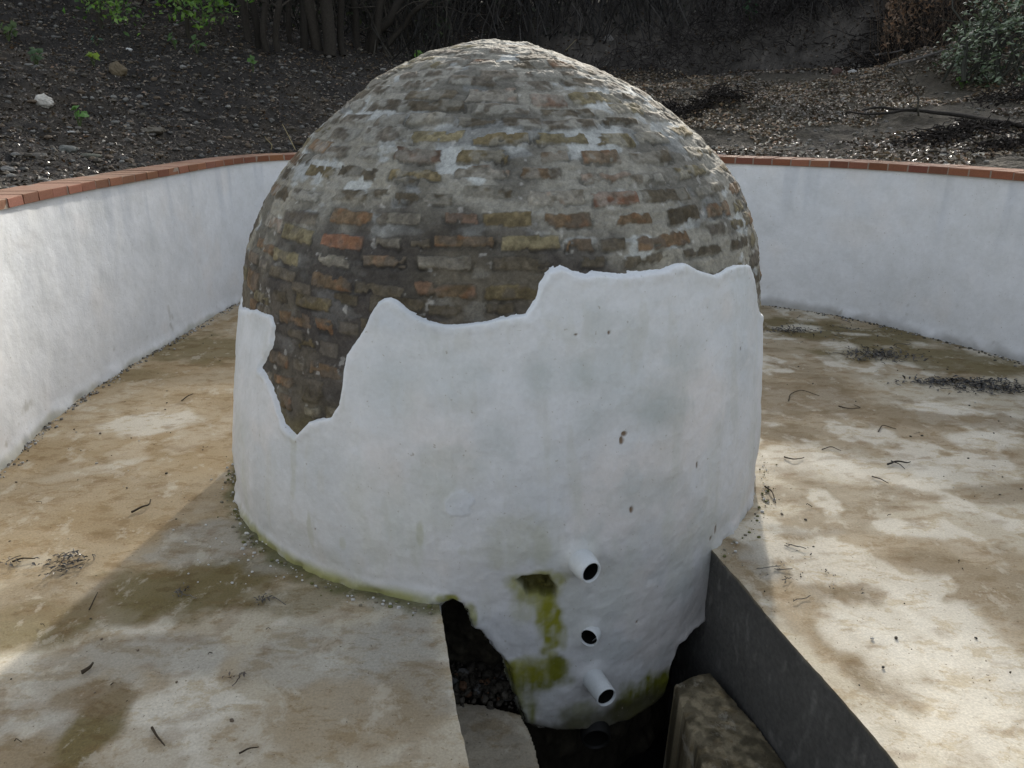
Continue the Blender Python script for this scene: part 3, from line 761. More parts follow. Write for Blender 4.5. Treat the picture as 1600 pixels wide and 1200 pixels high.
# ================================================================== ENCLOSURE WALL
LOOP = np.array([(-2.0, -1.7), (-2.1, -.6), (-2.15, 0.4), (-2.22, 1.3), (-2.38, 2.4), (-2.53, 3.35), (-2.64, 4.08), (-2.65, 4.75), (-2.62, 5.2), (-2.56, 5.9), (-2.48, 6.7), (-2.35, 7.15), (-2.05, 7.45), (-1.3, 7.62), (0.0, 7.55), (1.1, 7.2), (1.88, 6.76), (2.57, 6.31), (2.98, 5.88), (3.2, 5.52), (3.42, 5.12), (3.56, 4.8), (3.72, 4.1), (3.8, 3.2), (3.75, 2.2), (3.6, 1.2), (3.5, 0.4), (3.4, -.7), (3.3, -1.7)])
def resample(P, step):
    # Catmull-Rom then even spacing
    Q = []
    for i in range(len(P) - 1):
        p0, p1, p2, p3 = P[max(i - 1, 0)], P[i], P[i + 1], P[min(i + 2, len(P) - 1)]
        for t_ in np.linspace(0, 1, 24, endpoint=False):
            Q.append(.5 * ((2 * p1) + (-p0 + p2) * t_ + (2 * p0 - 5 * p1 + 4 * p2 - p3) * t_ ** 2 + (-p0 + 3 * p1 - 3 * p2 + p3) * t_ ** 3))
    Q.append(P[-1]); Q = np.array(Q)
    s_ = np.concatenate([[0], np.cumsum(np.hypot(*np.diff(Q, axis=0).T))])
    n = int(s_[-1] / step); S = np.linspace(0, s_[-1], n + 1)
    return np.stack([np.interp(S, s_, Q[:, 0]), np.interp(S, s_, Q[:, 1])], 1), S
W, WS = resample(LOOP, 0.014)
def normals(Q):
    T = np.gradient(Q, axis=0); T /= np.linalg.norm(T, axis=1)[:, None]
    return np.stack([-T[:, 1], T[:, 0]], 1)        # points outwards (left of travel)
WN = normals(W)
WALL_H = 1.186
wallt = empty('boundary_wall', (-2.6, 5, 0), 'low curved whitewashed wall with a red brick coping ringing the dome', 'wall')
zs = np.concatenate([np.arange(-0.02, 0.14, .012), np.arange(0.14, WALL_H + .001, .02)]); zs[-1] = WALL_H + .004
SS, ZZ = np.meshgrid(WS, zs)
bx = np.interp(SS, WS, W[:, 0]); by = np.interp(SS, WS, W[:, 1]); nx = np.interp(SS, WS, WN[:, 0]); ny = np.interp(SS, WS, WN[:, 1])
o_ = 0.010 * fbm(bx, by, ZZ, 1.8, 3, 801) + 0.003 * fbm(bx, by, ZZ, 9, 3, 803) - 0.03 * sstep(.10, -.02, ZZ) * (0.5 + .7 * fbm(bx, by, ZZ, 9, 3, 805))
wc = np.ones(bx.shape + (3,)) * np.array([.70, .715, .73])
def wt(m, c, k):
    global wc
    m = np.clip(m, 0, 1)[..., None] * k; wc = wc * (1 - m) + np.asarray(c) * m
wt(sstep(-.1, .5, fbm(bx, by, ZZ, 1.5, 4, 811)), (.60, .62, .64), .6)
wt(sstep(.1, .5, fbm(bx * 3, by * 3, ZZ * .25, 3.5, 3, 813)) * sstep(.5, 1.15, ZZ), (.50, .53, .57), .5)
wt(sstep(.1, .6, fbm(bx, by, ZZ, 4, 3, 815)), (.72, .69, .66), .35)
wt(sstep(.10, .0, ZZ + .09 * fbm(bx, by, ZZ, 6, 4, 817)) * (bx > 0), lin((124, 122, 116), 1.25), .65)
wt(sstep(.05, .0, ZZ + .05 * fbm(bx, by, ZZ, 6, 4, 819)) * (bx < 0), lin((120, 116, 80), 1.2), .5)
wt(sstep(.45, .6, fbm(bx, by, ZZ, 12, 3, 821)) * sstep(.4, .1, ZZ), lin((130, 126, 112), 1.2), .5)
spot = np.sqrt((bx + 2.6) ** 2 + (by - 4.55) ** 2 + (ZZ - .93) ** 2); wt(sstep(.018, .008, spot + .01 * fbm(bx, by, ZZ, 60, 2, 823)), (.2, .17, .12), .9)
Vw = np.stack([bx + nx * o_, by + ny * o_, ZZ], -1)
mesh('render_face', Vw.reshape(-1, 3), grid_faces(*bx.shape), M_wall, wallt, wc.reshape(-1, 3))
# outer face, mostly buried
Vo = np.stack([np.stack([W[:, 0] + WN[:, 0] * .24, W[:, 1] + WN[:, 1] * .24, np.full(len(W), z)], -1) for z in (0.0, WALL_H)])
mesh('outer_face', Vo.reshape(-1, 3), grid_faces(2, len(W)), M_wall, wallt, np.full((2 * len(W), 3), .5))
# coping of bricks on edge
A = Acc(); step = 0.152; nb = int(WS[-1] / step)
for i in range(nb):
    s0, s1 = i * step + random.uniform(.004, .007), (i + 1) * step - random.uniform(.004, .007)
    c = lin((140, 92, 70), .82) * random.uniform(.7, 1.15) * np.array([1, random.uniform(.92, 1.1), random.uniform(.88, 1.15)])
    zt = WALL_H + .054 + random.uniform(-.002, .002); jo = random.uniform(-.003, .003)
    V = []
    for s_ in (s0, s1):
        p = np.array([np.interp(s_, WS, W[:, 0]), np.interp(s_, WS, W[:, 1])]); n_ = np.array([np.interp(s_, WS, WN[:, 0]), np.interp(s_, WS, WN[:, 1])])
        e = .004
        for (o, z) in ((-.022 + jo, WALL_H + .004), (-.022 + jo, zt - e), (-.018 + jo, zt), (.248 + jo, zt), (.252 + jo, zt - e), (.252 + jo, WALL_H)):
            V.append([*(p + n_ * o), z])
    V = np.array(V)
    Fs = [[k_, k_ + 1, k_ + 7, k_ + 6] for k_ in range(5)] + [[5, 0, 6, 11], [0, 1, 4, 5], [1, 2, 3, 4], [6, 7, 10, 11], [7, 8, 9, 10]]
    cc_ = np.tile(c, (12, 1)); cc_[[2, 3, 8, 9]] = cc_[[2, 3, 8, 9]] * .5 + .5 * lin((176, 148, 126), .8); V += rng.normal(size=V.shape) * .0011  # top vertices painted paler to stand in for sunlight on the coping
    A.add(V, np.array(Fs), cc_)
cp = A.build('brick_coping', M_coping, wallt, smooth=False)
# mortar bed between and under the coping bricks
prof_ = [(-.019, WALL_H + .001), (-.019, WALL_H + .050), (.246, WALL_H + .052), (.246, WALL_H - .1)]
Vb = np.stack([np.stack([W[:, 0] + WN[:, 0] * o, W[:, 1] + WN[:, 1] * o, np.full(len(W), z)], -1) for o, z in prof_])
mesh('coping_mortar', Vb.reshape(-1, 3), grid_faces(4, len(W)), M_cside, wallt, np.tile(lin((150, 136, 122), .9), (4 * len(W), 1)), smooth=False)

# ================================================================== GROUND OUTSIDE
Wc = W[::12]
def loop_dist(x, y):
    sh = np.shape(x); x = np.ravel(x); y = np.ravel(y)
    d = np.full(x.shape, 1e9)
    for a in range(0, len(x), 20000):
        xs, ys_ = x[a:a + 20000, None], y[a:a + 20000, None]
        d[a:a + 20000] = np.sqrt(((xs - Wc[:, 0]) ** 2 + (ys_ - Wc[:, 1]) ** 2).min(1))
    return d.reshape(sh)
def inside_loop(x, y):
    return poly_sd(np.ravel(x), np.ravel(y), Wc).reshape(np.shape(x)) > 0
def ground_h(x, y, dist=None):
    x = np.asarray(x, float); y = np.asarray(y, float)
    d = loop_dist(x, y) if dist is None else dist
    d = np.maximum(d - .25, 0)
    az = np.arctan2(x, y)
    wl = sstep(rad(4), rad(-22), az)                              # left bank
    hr = .13 * d + np.where(d > 5.5, 0, 0)
    bank = 1.15 * sstep(7.0, 9.2, d + .5 * fbm(x, y, x * 0, .5, 2, 903)) + .9 * sstep(9.5, 22, d)
    hr = hr * 1.0 + bank
    hr = np.minimum(hr, 2.75) * sstep(rad(62), rad(40), az) + (.1 * np.minimum(d, 9)) * (1 - sstep(rad(62), rad(40), az))
    hl = .36 * np.minimum(d, 6) + .22 * np.clip(d - 6, 0, 12)
    h = 1.19 + (hl * wl + hr * (1 - wl)) * sstep(-1.5, 2.5, y)
    h = h + .40 * np.exp(-(((x - 6.1) / 1.0) ** 2 + ((y - 11.6) / .8) ** 2)) + .25 * np.exp(-(((x - 2.6) / .6) ** 2 + ((y - 9.6) / .4) ** 2))
    k = sstep(.05, .9, d)
    h = h + k * (.10 * fbm(x, y, x * 0, .9, 4, 905) + .05 * fbm(x, y, x * 0, 4, 3, 907)) + .018 * sstep(0, .2, d) * fbm(x, y, x * 0, 16, 3, 909)
    return h
# polar grid around the court's middle
CX0, CY0 = 0.5, 4.2
AZ = np.concatenate([np.arange(rad(-75), rad(75), rad(.16)), np.arange(rad(75), rad(285), rad(2.0))])
rr0 = []
for a in AZ:
    # first radius: where the ray leaves the wall
    rs = np.arange(1.0, 6, .02); X = CX0 + rs * np.sin(a); Yv = CY0 + rs * np.cos(a)
    ins = poly_sd(X, Yv, Wc) > 0
    rr0.append(rs[np.where(ins)[0][-1]] if ins.any() else 4.0)
rr0 = np.array(rr0)
t_ = np.concatenate([[.20, .235], .25 * (420 ** np.linspace(0, 1, 330))])
Rg = rr0[None, :] + t_[:, None]
gx = CX0 + Rg * np.sin(AZ)[None, :]; gy = CY0 + Rg * np.cos(AZ)[None, :]
gz = ground_h(gx, gy)
gz[0] = 1.0; gz[1] = np.minimum(gz[1], WALL_H + .02)
gc = np.ones(gx.shape + (3,)) * np.array([.022, .019, .0155])
g1 = fbm(gx, gy, gx * 0, 1.2, 4, 921); g2 = fbm(gx, gy, gx * 0, 6, 4, 923); g3 = fbm(gx, gy, gx * 0, 25, 3, 925)
m = sstep(0, .5, g1)[..., None]; gc = gc * (1 - .6 * m) + np.array([.042, .033, .022]) * .6 * m
m = sstep(.1, .5, g2)[..., None]; gc = gc * (1 - .6 * m) + np.array([.011, .010, .009]) * .6 * m
right = (sstep(rad(2), rad(14), np.arctan2(gx, gy)) * sstep(7.3, 6.3, t_[:, None] + 0 * gx))[..., None]
gc = gc * (1 - .6 * right) + np.array([.095, .080, .056]) * .6 * right * (1 + .6 * g2[..., None])
bk = (sstep(7.2, 7.8, t_[:, None] + 0 * gx) * sstep(10.5, 9.5, t_[:, None] + 0 * gx) * sstep(rad(0), rad(6), np.arctan2(gx, gy)))[..., None]
gc = gc * (1 - bk) + np.array([.066, .058, .049]) * bk * (1 + .8 * g2[..., None])
gc = gc * (1 + .5 * g3[..., None])
ground = mesh('ground', np.stack([gx, gy, gz], -1).reshape(-1, 3), grid_faces(*gx.shape, wrap=True), M_soil, None, gc.reshape(-1, 3))
tag(ground, 'dark earth bank rising behind the wall', None, None, 'structure')

def gpt(px, py):
    """where a sight line meets the ground outside the wall"""
    d = ray(px, py); t = np.arange(4.5, 40, .04)
    X, Yv, Z = d[0] * t, d[1] * t, CAM_H + d[2] * t
    ok = ~inside_loop(X, Yv)
    g = ground_h(X, Yv)
    hit = np.where(ok & (Z < g))[0]
    i = hit[0] if len(hit) else np.argmin(np.where(t > 12, np.abs(Z - g), 99))
    return np.array([X[i], Yv[i], g[i]])

# ---- leaf helper
def leaves(P, N, size, col, aspect=.5, fold=.18, curl=.25, spin=None):
    n = len(P); size = np.broadcast_to(size, (n,))
    N = N / np.linalg.norm(N, axis=1)[:, None]
    ref = rng.normal(size=(n, 3)) if spin is None else spin
    T = ref - N * (ref * N).sum(1)[:, None]; T /= np.linalg.norm(T, axis=1)[:, None] + 1e-9
    Bn = np.cross(N, T); L_ = size[:, None]; w = L_ * aspect
    v = [P - T * L_ * .5, P - Bn * w * .5 + N * L_ * fold - T * L_ * .05, P + N * L_ * curl * .2, P + Bn * w * .5 + N * L_ * fold - T * L_ * .05, P + T * L_ * .5 - N * L_ * curl * .3]
    V = np.stack(v, 1).reshape(-1, 3); b = np.arange(n)[:, None] * 5
    Fq = np.concatenate([b + np.array([0, 2, 1, 1]), ], 0)
    tri = np.concatenate([b + np.array([[0, 2, 1]]), b + np.array([[0, 3, 2]]), b + np.array([[1, 2, 4]]), b + np.array([[2, 3, 4]])])
    return V, tri, np.repeat(col, 5, 0)

def pal(n, cols, p=None, jit=.3):
    cols = np.array(cols); i = rng.choice(len(cols), n, p=p)
    return cols[i] * (1 + jit * rng.uniform(-1, 1, (n, 1)))

# ---- litter on the right-hand clearing and the left bank
def scatter(n, pxr, pyr, power=1.0):
    out = []
    while sum(len(o) for o in out) < n:
        m_ = n * 2
        px = rng.uniform(*pxr, m_); py = rng.uniform(*pyr, m_)
        # sample in plan: pick azimuth from px, distance outside wall
        az = np.arctan((px - 800) / F_PX * .94)
        d = rng.uniform(0, 1, m_) ** power * (pyr[2] if len(pyr) > 2 else 7)
        r0 = np.interp(az, SC_AZ, SC_R)
        R_2 = r0 + .27 + d
        out.append(np.stack([R_2 * np.sin(az), R_2 * np.cos(az)], 1)); 
    P = np.concatenate(out)[:n]
    return np.column_stack([P, ground_h(P[:, 0], P[:, 1])])
SC_AZ = np.linspace(rad(-50), rad(50), 200); SC_R = []
for a in SC_AZ:
    rs = np.arange(1.0, 9, .02)
    ins = poly_sd(rs * np.sin(a), rs * np.cos(a), Wc) > 0
    SC_R.append(rs[np.where(ins)[0][-1]])
SC_R = np.array(SC_R)
def scat(n, a0, a1, d1, power=1.0, d0=.02):
    az = rng.uniform(rad(a0), rad(a1), n); R2 = np.interp(az, SC_AZ, SC_R) + .27 + d0 + rng.uniform(0, 1, n) ** power * (d1 - d0)
    x, y = R2 * np.sin(az), R2 * np.cos(az)
    return np.column_stack([x, y, ground_h(x, y)])
DEAD = [(.20, .155, .10), (.14, .10, .06), (.30, .27, .21), (.09, .065, .042), (.18, .105, .055)]
Pr = scat(40000, 2, 42, 7.2, .8)
keep = fbm(Pr[:, 0], Pr[:, 1], Pr[:, 0] * 0, 1.1, 3, 941) > -.22
Pr = Pr[keep]; n = len(Pr)
Nn = np.column_stack([rng.normal(0, .42, (n, 2)), np.ones(n)])
Vl, Tl, Cl = leaves(Pr + [0, 0, .012], Nn, rng.uniform(.025, .08, n), pal(n, DEAD, [.3, .25, .13, .22, .1]) * (1.25 + 1.1 * fbm(Pr[:, 0], Pr[:, 1], Pr[:, 0] * 0, 1.3, 4, 945))[:, None])
tag(mesh('leaf_litter', Vl, Tl, M_leaf, None, Cl, smooth=False), 'glinting dead leaves over the clearing right of the dome', 'leaf litter', None, 'stuff')
Pb = scat(9000, -8, 42, 12, 1, 6.5); n = len(Pb)
Vl, Tl, Cl = leaves(Pb + [0, 0, .01], np.column_stack([rng.normal(0, .6, (n, 2)), np.ones(n)]), rng.uniform(.03, .09, n), pal(n, DEAD) * .45)
tag(mesh('leaf_litter', Vl, Tl, M_leaf, None, Cl, smooth=False), 'dull dark leaves on the far bank beyond the clearing', 'leaf litter', None, 'stuff')
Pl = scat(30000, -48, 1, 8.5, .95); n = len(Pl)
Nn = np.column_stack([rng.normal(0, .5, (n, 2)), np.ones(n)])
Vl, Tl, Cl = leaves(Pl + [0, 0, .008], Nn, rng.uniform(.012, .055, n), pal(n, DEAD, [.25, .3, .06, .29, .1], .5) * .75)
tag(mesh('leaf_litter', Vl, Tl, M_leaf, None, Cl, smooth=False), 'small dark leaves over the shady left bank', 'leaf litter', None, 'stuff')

# ---- stones
_RK = {}
def rock(c, r, seed, flat=.6, n=10, yaw=0):
    key = (n, int(seed * 7) % 12)
    if key not in _RK: _RK[key] = _rock1(n, key[1] * 3.7)
    V, Fq = _RK[key]
    V = V * [r, r, r * flat]
    c_, s_ = math.cos(yaw), math.sin(yaw)
    return V @ np.array([[c_, s_, 0], [-s_, c_, 0], [0, 0, 1]]) + c, Fq
def _rock1(n, seed):
    r = flat = 1.0; yaw = 0; c = 0
    th_ = np.linspace(0, np.pi, n); ph_ = np.linspace(0, 2 * np.pi, 2 * n, endpoint=False)
    T, Pp = np.meshgrid(th_, ph_, indexing='ij')
    x, y, z = np.sin(T) * np.cos(Pp), np.sin(T) * np.sin(Pp), np.cos(T)
    k = 1 + .35 * fbm(x + seed, y, z, 1.3, 3, 951) + .1 * np.round(vn(x + seed, y, z, 2.2, 953) * 2)
    V = np.stack([x * k * r, y * k * r * .7, z * k * r * flat], -1).reshape(-1, 3)
    c_, s_ = math.cos(yaw), math.sin(yaw)
    V = V @ np.array([[c_, s_, 0], [-s_, c_, 0], [0, 0, 1]])
    return V + c, grid_faces(n, 2 * n, wrap=True)
A = Acc()
Ps = scat(5500, -48, 2, 7.0, 1.1)
for i, p in enumerate(Ps):
    r = .010 + .035 * rng.random() ** 3
    V, Fq = rock(p + [0, 0, r * .2], r, i * 1.7, .5, 5, rng.uniform(0, 6))
    A.add(V, Fq, np.array([(.11, .10, .085), (.16, .155, .14), (.07, .06, .045), (.10, .075, .05)][rng.integers(4)]) * rng.uniform(.6, 1.3))
tag(A.build('gravel', M_stone, smooth=False), 'loose stones and clods mixed into the left bank', 'gravel', None, 'stuff')
A = Acc()
Ps = scat(1800, 2, 42, 7, 1.0)
for i, p in enumerate(Ps):
    r = .012 + .03 * rng.random() ** 3
    V, Fq = rock(p + [0, 0, r * .2], r, i * 1.3, .5, 5, rng.uniform(0, 6))
    A.add(V, Fq, np.array([(.16, .15, .13), (.09, .08, .06)][rng.integers(2)]) * rng.uniform(.6, 1.3))
tag(A.build('gravel', M_stone, smooth=False), 'pebbles and clods among the leaves right of the dome', 'gravel', None, 'stuff')

def stone(px, py, wpx, label, c, flat=.6, seed=0, yaw=0.0):
    p = gpt(px, py + wpx * .25); dist = p[1] * math.cos(TH) + (CAM_H - p[2]) * math.sin(TH)
    r = wpx / F_PX * dist / 2
    V, Fq = rock(p + [0, 0, r * flat * .5], r, seed, flat, 14, yaw)
    o = mesh('stone', V, Fq, M_stone, None, np.tile(np.array(c, float), (len(V), 1)), smooth=False)
    return tag(o, label, 'stone', 'larger stones lying on the earth bank')
stone(68, 160, 27, 'palest whitish block of stone on the left bank', (.52, .49, .43), .75, 3.3, .2)
stone(187, 112, 26, 'brown angular stone uphill of the palest block, beside the yellow-green seedling', (.13, .10, .06), .8, 8.1)
stone(108, 232, 26, 'rounded grey stone just above the left wall coping', (.17, .17, .15), .55, 11.2)
stone(143, 240, 28, 'flat greenish grey stone right of the rounded grey one above the coping', (.12, .12, .09), .35, 14.7, .3)
stone(240, 200, 36, 'long flat grey-brown stone in the middle of the left bank', (.12, .105, .08), .35, 21.9, .2)
stone(202, 77, 9, 'tiny white chip of stone high on the left bank', (.6, .6, .58), .6, 24.9)
stone(112, 206, 12, 'small white stone between the seedling and the rounded grey stone', (.4, .39, .36), .4, 27.0)
stone(12, 262, 24, 'grey slab stone at the left edge against the coping', (.2, .19, .17), .4, 31.0)
stone(950, 62, 15, 'pale rounded stone on the dark bank right of the dome top', (.16, .15, .14), .8, 41.0)
stone(1308, 112, 17, 'dark red-brown stone at the foot of the far bank', (.08, .045, .035), .7, 43.0)
stone(1332, 112, 14, 'pale stone beside the red-brown one at the foot of the far bank', (.4, .39, .37), .5, 47.0)

# ---- seedlings
def seedling(px, py, hpx, label, col, nl_=5, sz=1.0):
    p = gpt(px, py + hpx * .5); dist = p[1] * math.cos(TH) + (CAM_H - p[2]) * math.sin(TH)
    h = hpx / F_PX * dist
    e = empty('seedling', p, label, 'seedling', 'green seedlings on the bank')
    A = Acc(); LV = Acc()
    for k_ in range(nl_):
        a = rng.uniform(0, 2 * np.pi); out = h * rng.uniform(.1, .45); hh_ = h * rng.uniform(.45, 1)
        tip = p + np.array([math.cos(a) * out, math.sin(a) * out, hh_])
        V, Fq = tube([p - [0, 0, .01], (p + tip) / 2 + [0, 0, h * .1], tip], [h * .03, h * .02, h * .012], 5)
        A.add(V, Fq, (.06, .08, .03))
        nrm = np.array([[math.cos(a) * .6 + rng.normal() * .2, -0.7 + rng.normal() * .3, .7]])
        V, T, c_ = leaves(tip[None], nrm, h * .55 * sz, np.array([col]) * rng.uniform(.8, 1.2), .7, .05, .3)
        LV.add(V, T, c_)
    A.build('stem', M_twig, e); LV.build('foliage', M_green, e, smooth=False)
seedling(147, 93, 22, 'bright yellow-green seedling high on the left bank', (.22, .32, .02), 6, 1.1)
seedling(152, 66, 16, 'blue-green seedling just above the yellow-green one', (.05, .13, .07), 4)
seedling(125, 186, 32, 'upright seedling with a yellow lower leaf between wall and palest stone', (.10, .22, .04), 6, .9)
seedling(58, 92, 26, 'low dark green rosette left of the yellow-green seedling', (.04, .09, .02), 9, 1.1)
seedling(14, 52, 26, 'patch of small green leaves at the top left edge', (.08, .13, .03), 8)
seedling(396, 103, 22, 'single green seedling on the dark earth below the shrub stems', (.08, .17, .03), 4)
seedling(275, 68, 22, 'left of the pair of leafy sprigs under the dark shrub', (.08, .17, .04), 6)
seedling(308, 72, 24, 'right of the pair of leafy sprigs under the dark shrub', (.09, .17, .05), 6)
seedling(652, 92, 20, 'small bright green sprig peeping over the dome\'s left shoulder', (.10, .22, .02), 7)
seedling(1172, 22, 26, 'faint green tuft on the far dark bank', (.03, .09, .03), 8)
seedling(1502, 132, 18, 'bright green tuft on the clearing below the glossy bush', (.10, .22, .03), 9)

# ---- dry grass stalks on the coping edge
for (x0, y0, x1, y1, lab) in ((462, 238, 446, 202, 'straight dry straw leaning left above the coping beside the dome'), (424, 240, 420, 222, 'curled dry straw above the coping left of the dome'), (882, 82, 898, 66, 'thin pale straw sticking up behind the dome top')):
    p = gpt(x0, min(y0, 236)); dist = np.linalg.norm(p[:2])
    v = np.array([(x1 - x0), 0, -(y1 - y0)]) / F_PX * dist
    n_ = 8; tt = np.linspace(0, 1, n_)[:, None]
    pts = p + v * tt + np.array([[.02 if 'curled' in lab else .005, 0, 0]]) * np.sin(tt * (5 if 'curled' in lab else 2))
    V, Fq = tube(pts, np.linspace(.006, .003, n_), 5)
    tag(mesh('dry_stalk', V, Fq, M_twig, None, np.tile([.30, .25, .14], (len(V), 1))), lab, 'dry stalk')

# ---- branches
def wob(p0, p1, n, amp, sag=0.0, seed=0):
    t_2 = np.linspace(0, 1, n)
    P = p0 + (p1 - p0) * t_2[:, None]
    for k_ in range(3):
        q_ = rng.uniform(0, 6.28, 3); w_ = np.sin(5 * t_2 + q_[0]) * .4 + np.sin(11 * t_2 + q_[1]) * .25 + np.sin(23 * t_2 + q_[2]) * .1
        P[:, k_] += amp * w_ * np.sin(np.pi * t_2) ** .5
    P[:, 2] -= sag * np.sin(np.pi * t_2)
    return P
def lay(pxs, lift=.03, n=40):
    P = np.array([gpt(*p) for p in pxs]); s_ = np.linspace(0, len(P) - 1, n)
    Q = np.stack([np.interp(s_, np.arange(len(P)), P[:, k_]) for k_ in range(3)], 1)
    Q[:, 2] = np.maximum(Q[:, 2], ground_h(Q[:, 0], Q[:, 1])) + lift
    ker = np.ones(5) / 5
    for k_ in range(3): Q[2:-2, k_] = np.convolve(Q[:, k_], ker, 'valid')
    return Q
br = empty('fallen_branch', gpt(1450, 186), 'long dark fallen branch lying across the leafy clearing at right', 'branch')
A = Acc(); V, Fq = tube(lay([(1345, 180), (1375, 175), (1410, 182), (1450, 184), (1500, 190), (1550, 198), (1600, 206), (1680, 222)], .05), np.linspace(.010, .028, 40), 8); A.add(V, Fq, (.03, .026, .022)); A.build('limb', M_bark, br)
A = Acc(); V, Fq = tube(lay([(1322, 184), (1350, 188), (1385, 188), (1430, 184)], .06), np.linspace(.007, .017, 40), 8); A.add(V, Fq, (.03, .026, .022)); A.build('side_limb', M_bark, br)
b0 = gpt(1435, 182)
A = Acc(); V, Fq = tube(wob(b0, b0 + np.array([-.28, .1, .62]), 14, .1, 0, 3), np.linspace(.012, .004, 14), 6); A.add(V, Fq, (.05, .045, .035))
V, Fq = tube(wob(b0 + [-.1, .03, .28], b0 + np.array([.05, .1, .5]), 10, .05, 0, 5), np.linspace(.007, .003, 10), 6); A.add(V, Fq, (.05, .045, .035)); A.build('twig', M_bark, br)
p0 = gpt(1440, 60); p1 = p0 + np.array([.85, 0, .42])
V, Fq = tube(wob(p0 + [0, 0, .05], p1 + [0, 0, .05], 12, .03), np.linspace(.02, .03, 12), 8)
tag(mesh('pole_stick', V, Fq, M_bark, None, np.tile([.03, .025, .02], (len(V), 1))), 'straight dark stick slanting up to the right from the far mound', 'stick')
V, Fq = tube(lay([(1385, 118), (1420, 108), (1460, 98), (1490, 90), (1530, 82)], .10), np.linspace(.02, .012, 40), 7)
tag(mesh('fallen_branch', V, Fq, M_bark, None, np.tile([.12, .11, .10], (len(V), 1))), 'thin pale grey branch at the foot of the far mound under the glossy bush', 'branch')
V, Fq = tube(lay([(1365, 102), (1385, 97), (1410, 94)], .12), np.linspace(.022, .01, 40), 7)
tag(mesh('fallen_branch', V, Fq, M_bark, None, np.tile([.14, .13, .12], (len(V), 1))), 'short pale branch end lying left of the thin grey branch', 'branch')

# heaps of dark roots / brush
def brush(px, py, w, h, label, n=260, col=(.022, .018, .015), dep=None, cat='brush heap', name='brush_heap', rt=.008):
    p = gpt(px, py); A = Acc()
    dep = dep or w * .6
    for i in range(n):
        a = p + np.array([rng.normal() * w * .38, rng.normal() * dep * .3, 0]); a[2] = ground_h(a[0], a[1])
        env = math.exp(-((a[0] - p[0]) / (w * .55)) ** 2)
        a[2] += rng.uniform(0, h * env)
        b = a + rng.normal(size=3) * [min(w * .22, .3), min(w * .12, .2), min(h * .3, .2)]
        V, Fq = tube(wob(a, b, 6, w * .06, 0, i), np.linspace(rt, rt * .35, 6), 4)
        A.add(V, Fq, np.array(col) * rng.uniform(.5, 1.6))
    n2_ = n * 3
    q = p + rng.normal(size=(n2_, 3)) * [w * .38, dep * .3, 0]; q[:, 2] = ground_h(q[:, 0], q[:, 1]) + rng.uniform(0, 1, n2_) * h * np.exp(-((q[:, 0] - p[0]) / (w * .5)) ** 2)
    V, T, c_ = leaves(q, rng.normal(size=(n2_, 3)) + [0, 0, .5], rng.uniform(.03, .07, n2_), pal(n2_, [col, tuple(np.array(col) * 2)]))
    A.F = [np.column_stack([f[:, 0], f[:, 1], f[:, 2]]) if f.shape[1] == 3 else np.concatenate([f[:, [0, 1, 2]], f[:, [0, 2, 3]]]) for f in A.F]
    A.add(V, T, c_)
    return tag(A.build(name, M_bark, smooth=False), label, cat, None, 'stuff')
brush(1500, 216, .7, .13, 'dark tangle of roots under the fallen branch', 170)
brush(1580, 232, .5, .10, 'dark brush at the right edge below the fallen branch', 70)
brush(1120, 160, .6, .12, 'low dark heap of brush on the clearing right of the dome', 120)
brush(1030, 190, .6, .18, 'dark brush close behind the dome shoulder', 160)
brush(1430, 75, 1.5, .26, 'big dark mound of cut brush below the stick', 500, (.018, .015, .013), 1.4)
brush(1230, 42, 5.0, .6, 'dark brush and roots along the far bank', 600, (.03, .026, .024), 1.2)
brush(1610, 160, .8, .22, 'dark brush at the right edge above the fallen branch', 100)

# ---- shrubs with stems
def foliage_cloud(c, r, n, cols, size, down=.0):
    P = c + rng.normal(size=(n, 3)) * r * .5
    # clumps
    k_ = max(3, n // 60); cc = c + rng.normal(size=(k_, 3)) * r * .55
    P = .35 * P + .65 * (cc[rng.integers(k_, size=n)] + rng.normal(size=(n, 3)) * np.asarray(r) * .2)
    N_ = rng.normal(size=(n, 3)) + [0, -.6, .8]
    return leaves(P, N_, rng.uniform(*size, n), pal(n, cols, jit=.35), .45, .08, .3)
def multistem(px, py, stems, label, group=None, leaf=None, name='shrub', cat='shrub', barkc=(.035, .03, .024), twigs=10):
    p = gpt(px, py)
    e = empty(name, p, label, cat, group)
    dist = np.linalg.norm(p[:2]); m_px = dist / F_PX
    tips = []
    for i, (dx0, dx1, rise, wd) in enumerate(stems):
        a = p + np.array([dx0 * m_px, rng.uniform(-.15, .15), -.08]); b = a + np.array([(dx1 - dx0) * m_px, rng.uniform(-.4, .3), rise])
        P = wob(a, b, 22, .16, 0, i * 3.3 + px)
        V, Fq = tube(P, np.linspace(wd * m_px * .55, wd * m_px * .3, 22), 9)
        A = Acc(); A.add(V, Fq, np.array(barkc) * rng.uniform(.7, 1.3))
        for k_ in range(twigs):
            j = rng.integers(4, 21); q = P[j] + rng.normal(size=3) * [.5, .4, .3] + [0, 0, .3]
            V, Fq = tube(wob(P[j], q, 9, .08, 0, k_ + i), np.linspace(.012, .004, 9), 5); A.add(V, Fq, np.array(barkc) * rng.uniform(.8, 1.8)); tips.append(q)
        A.build('stem', M_bark, e); tips.append(P[-1])
    if leaf:
        n_, cols, size = leaf
        LV = Acc()
        tips = np.array(tips)
        per = n_ // len(tips)
        for q in tips:
            if q[2] - p[2] < .9: continue
            V, T, c_ = foliage_cloud(q + [0, 0, .15], .42, per, cols, size); LV.add(V, T, c_)
        if LV.n: LV.build('foliage', M_green, e, smooth=False)
    return e
DK = [(.03, .05, .018), (.02, .035, .014), (.05, .075, .02)]
GR_ = [(.06, .13, .02), (.10, .19, .03), (.04, .08, .02)]
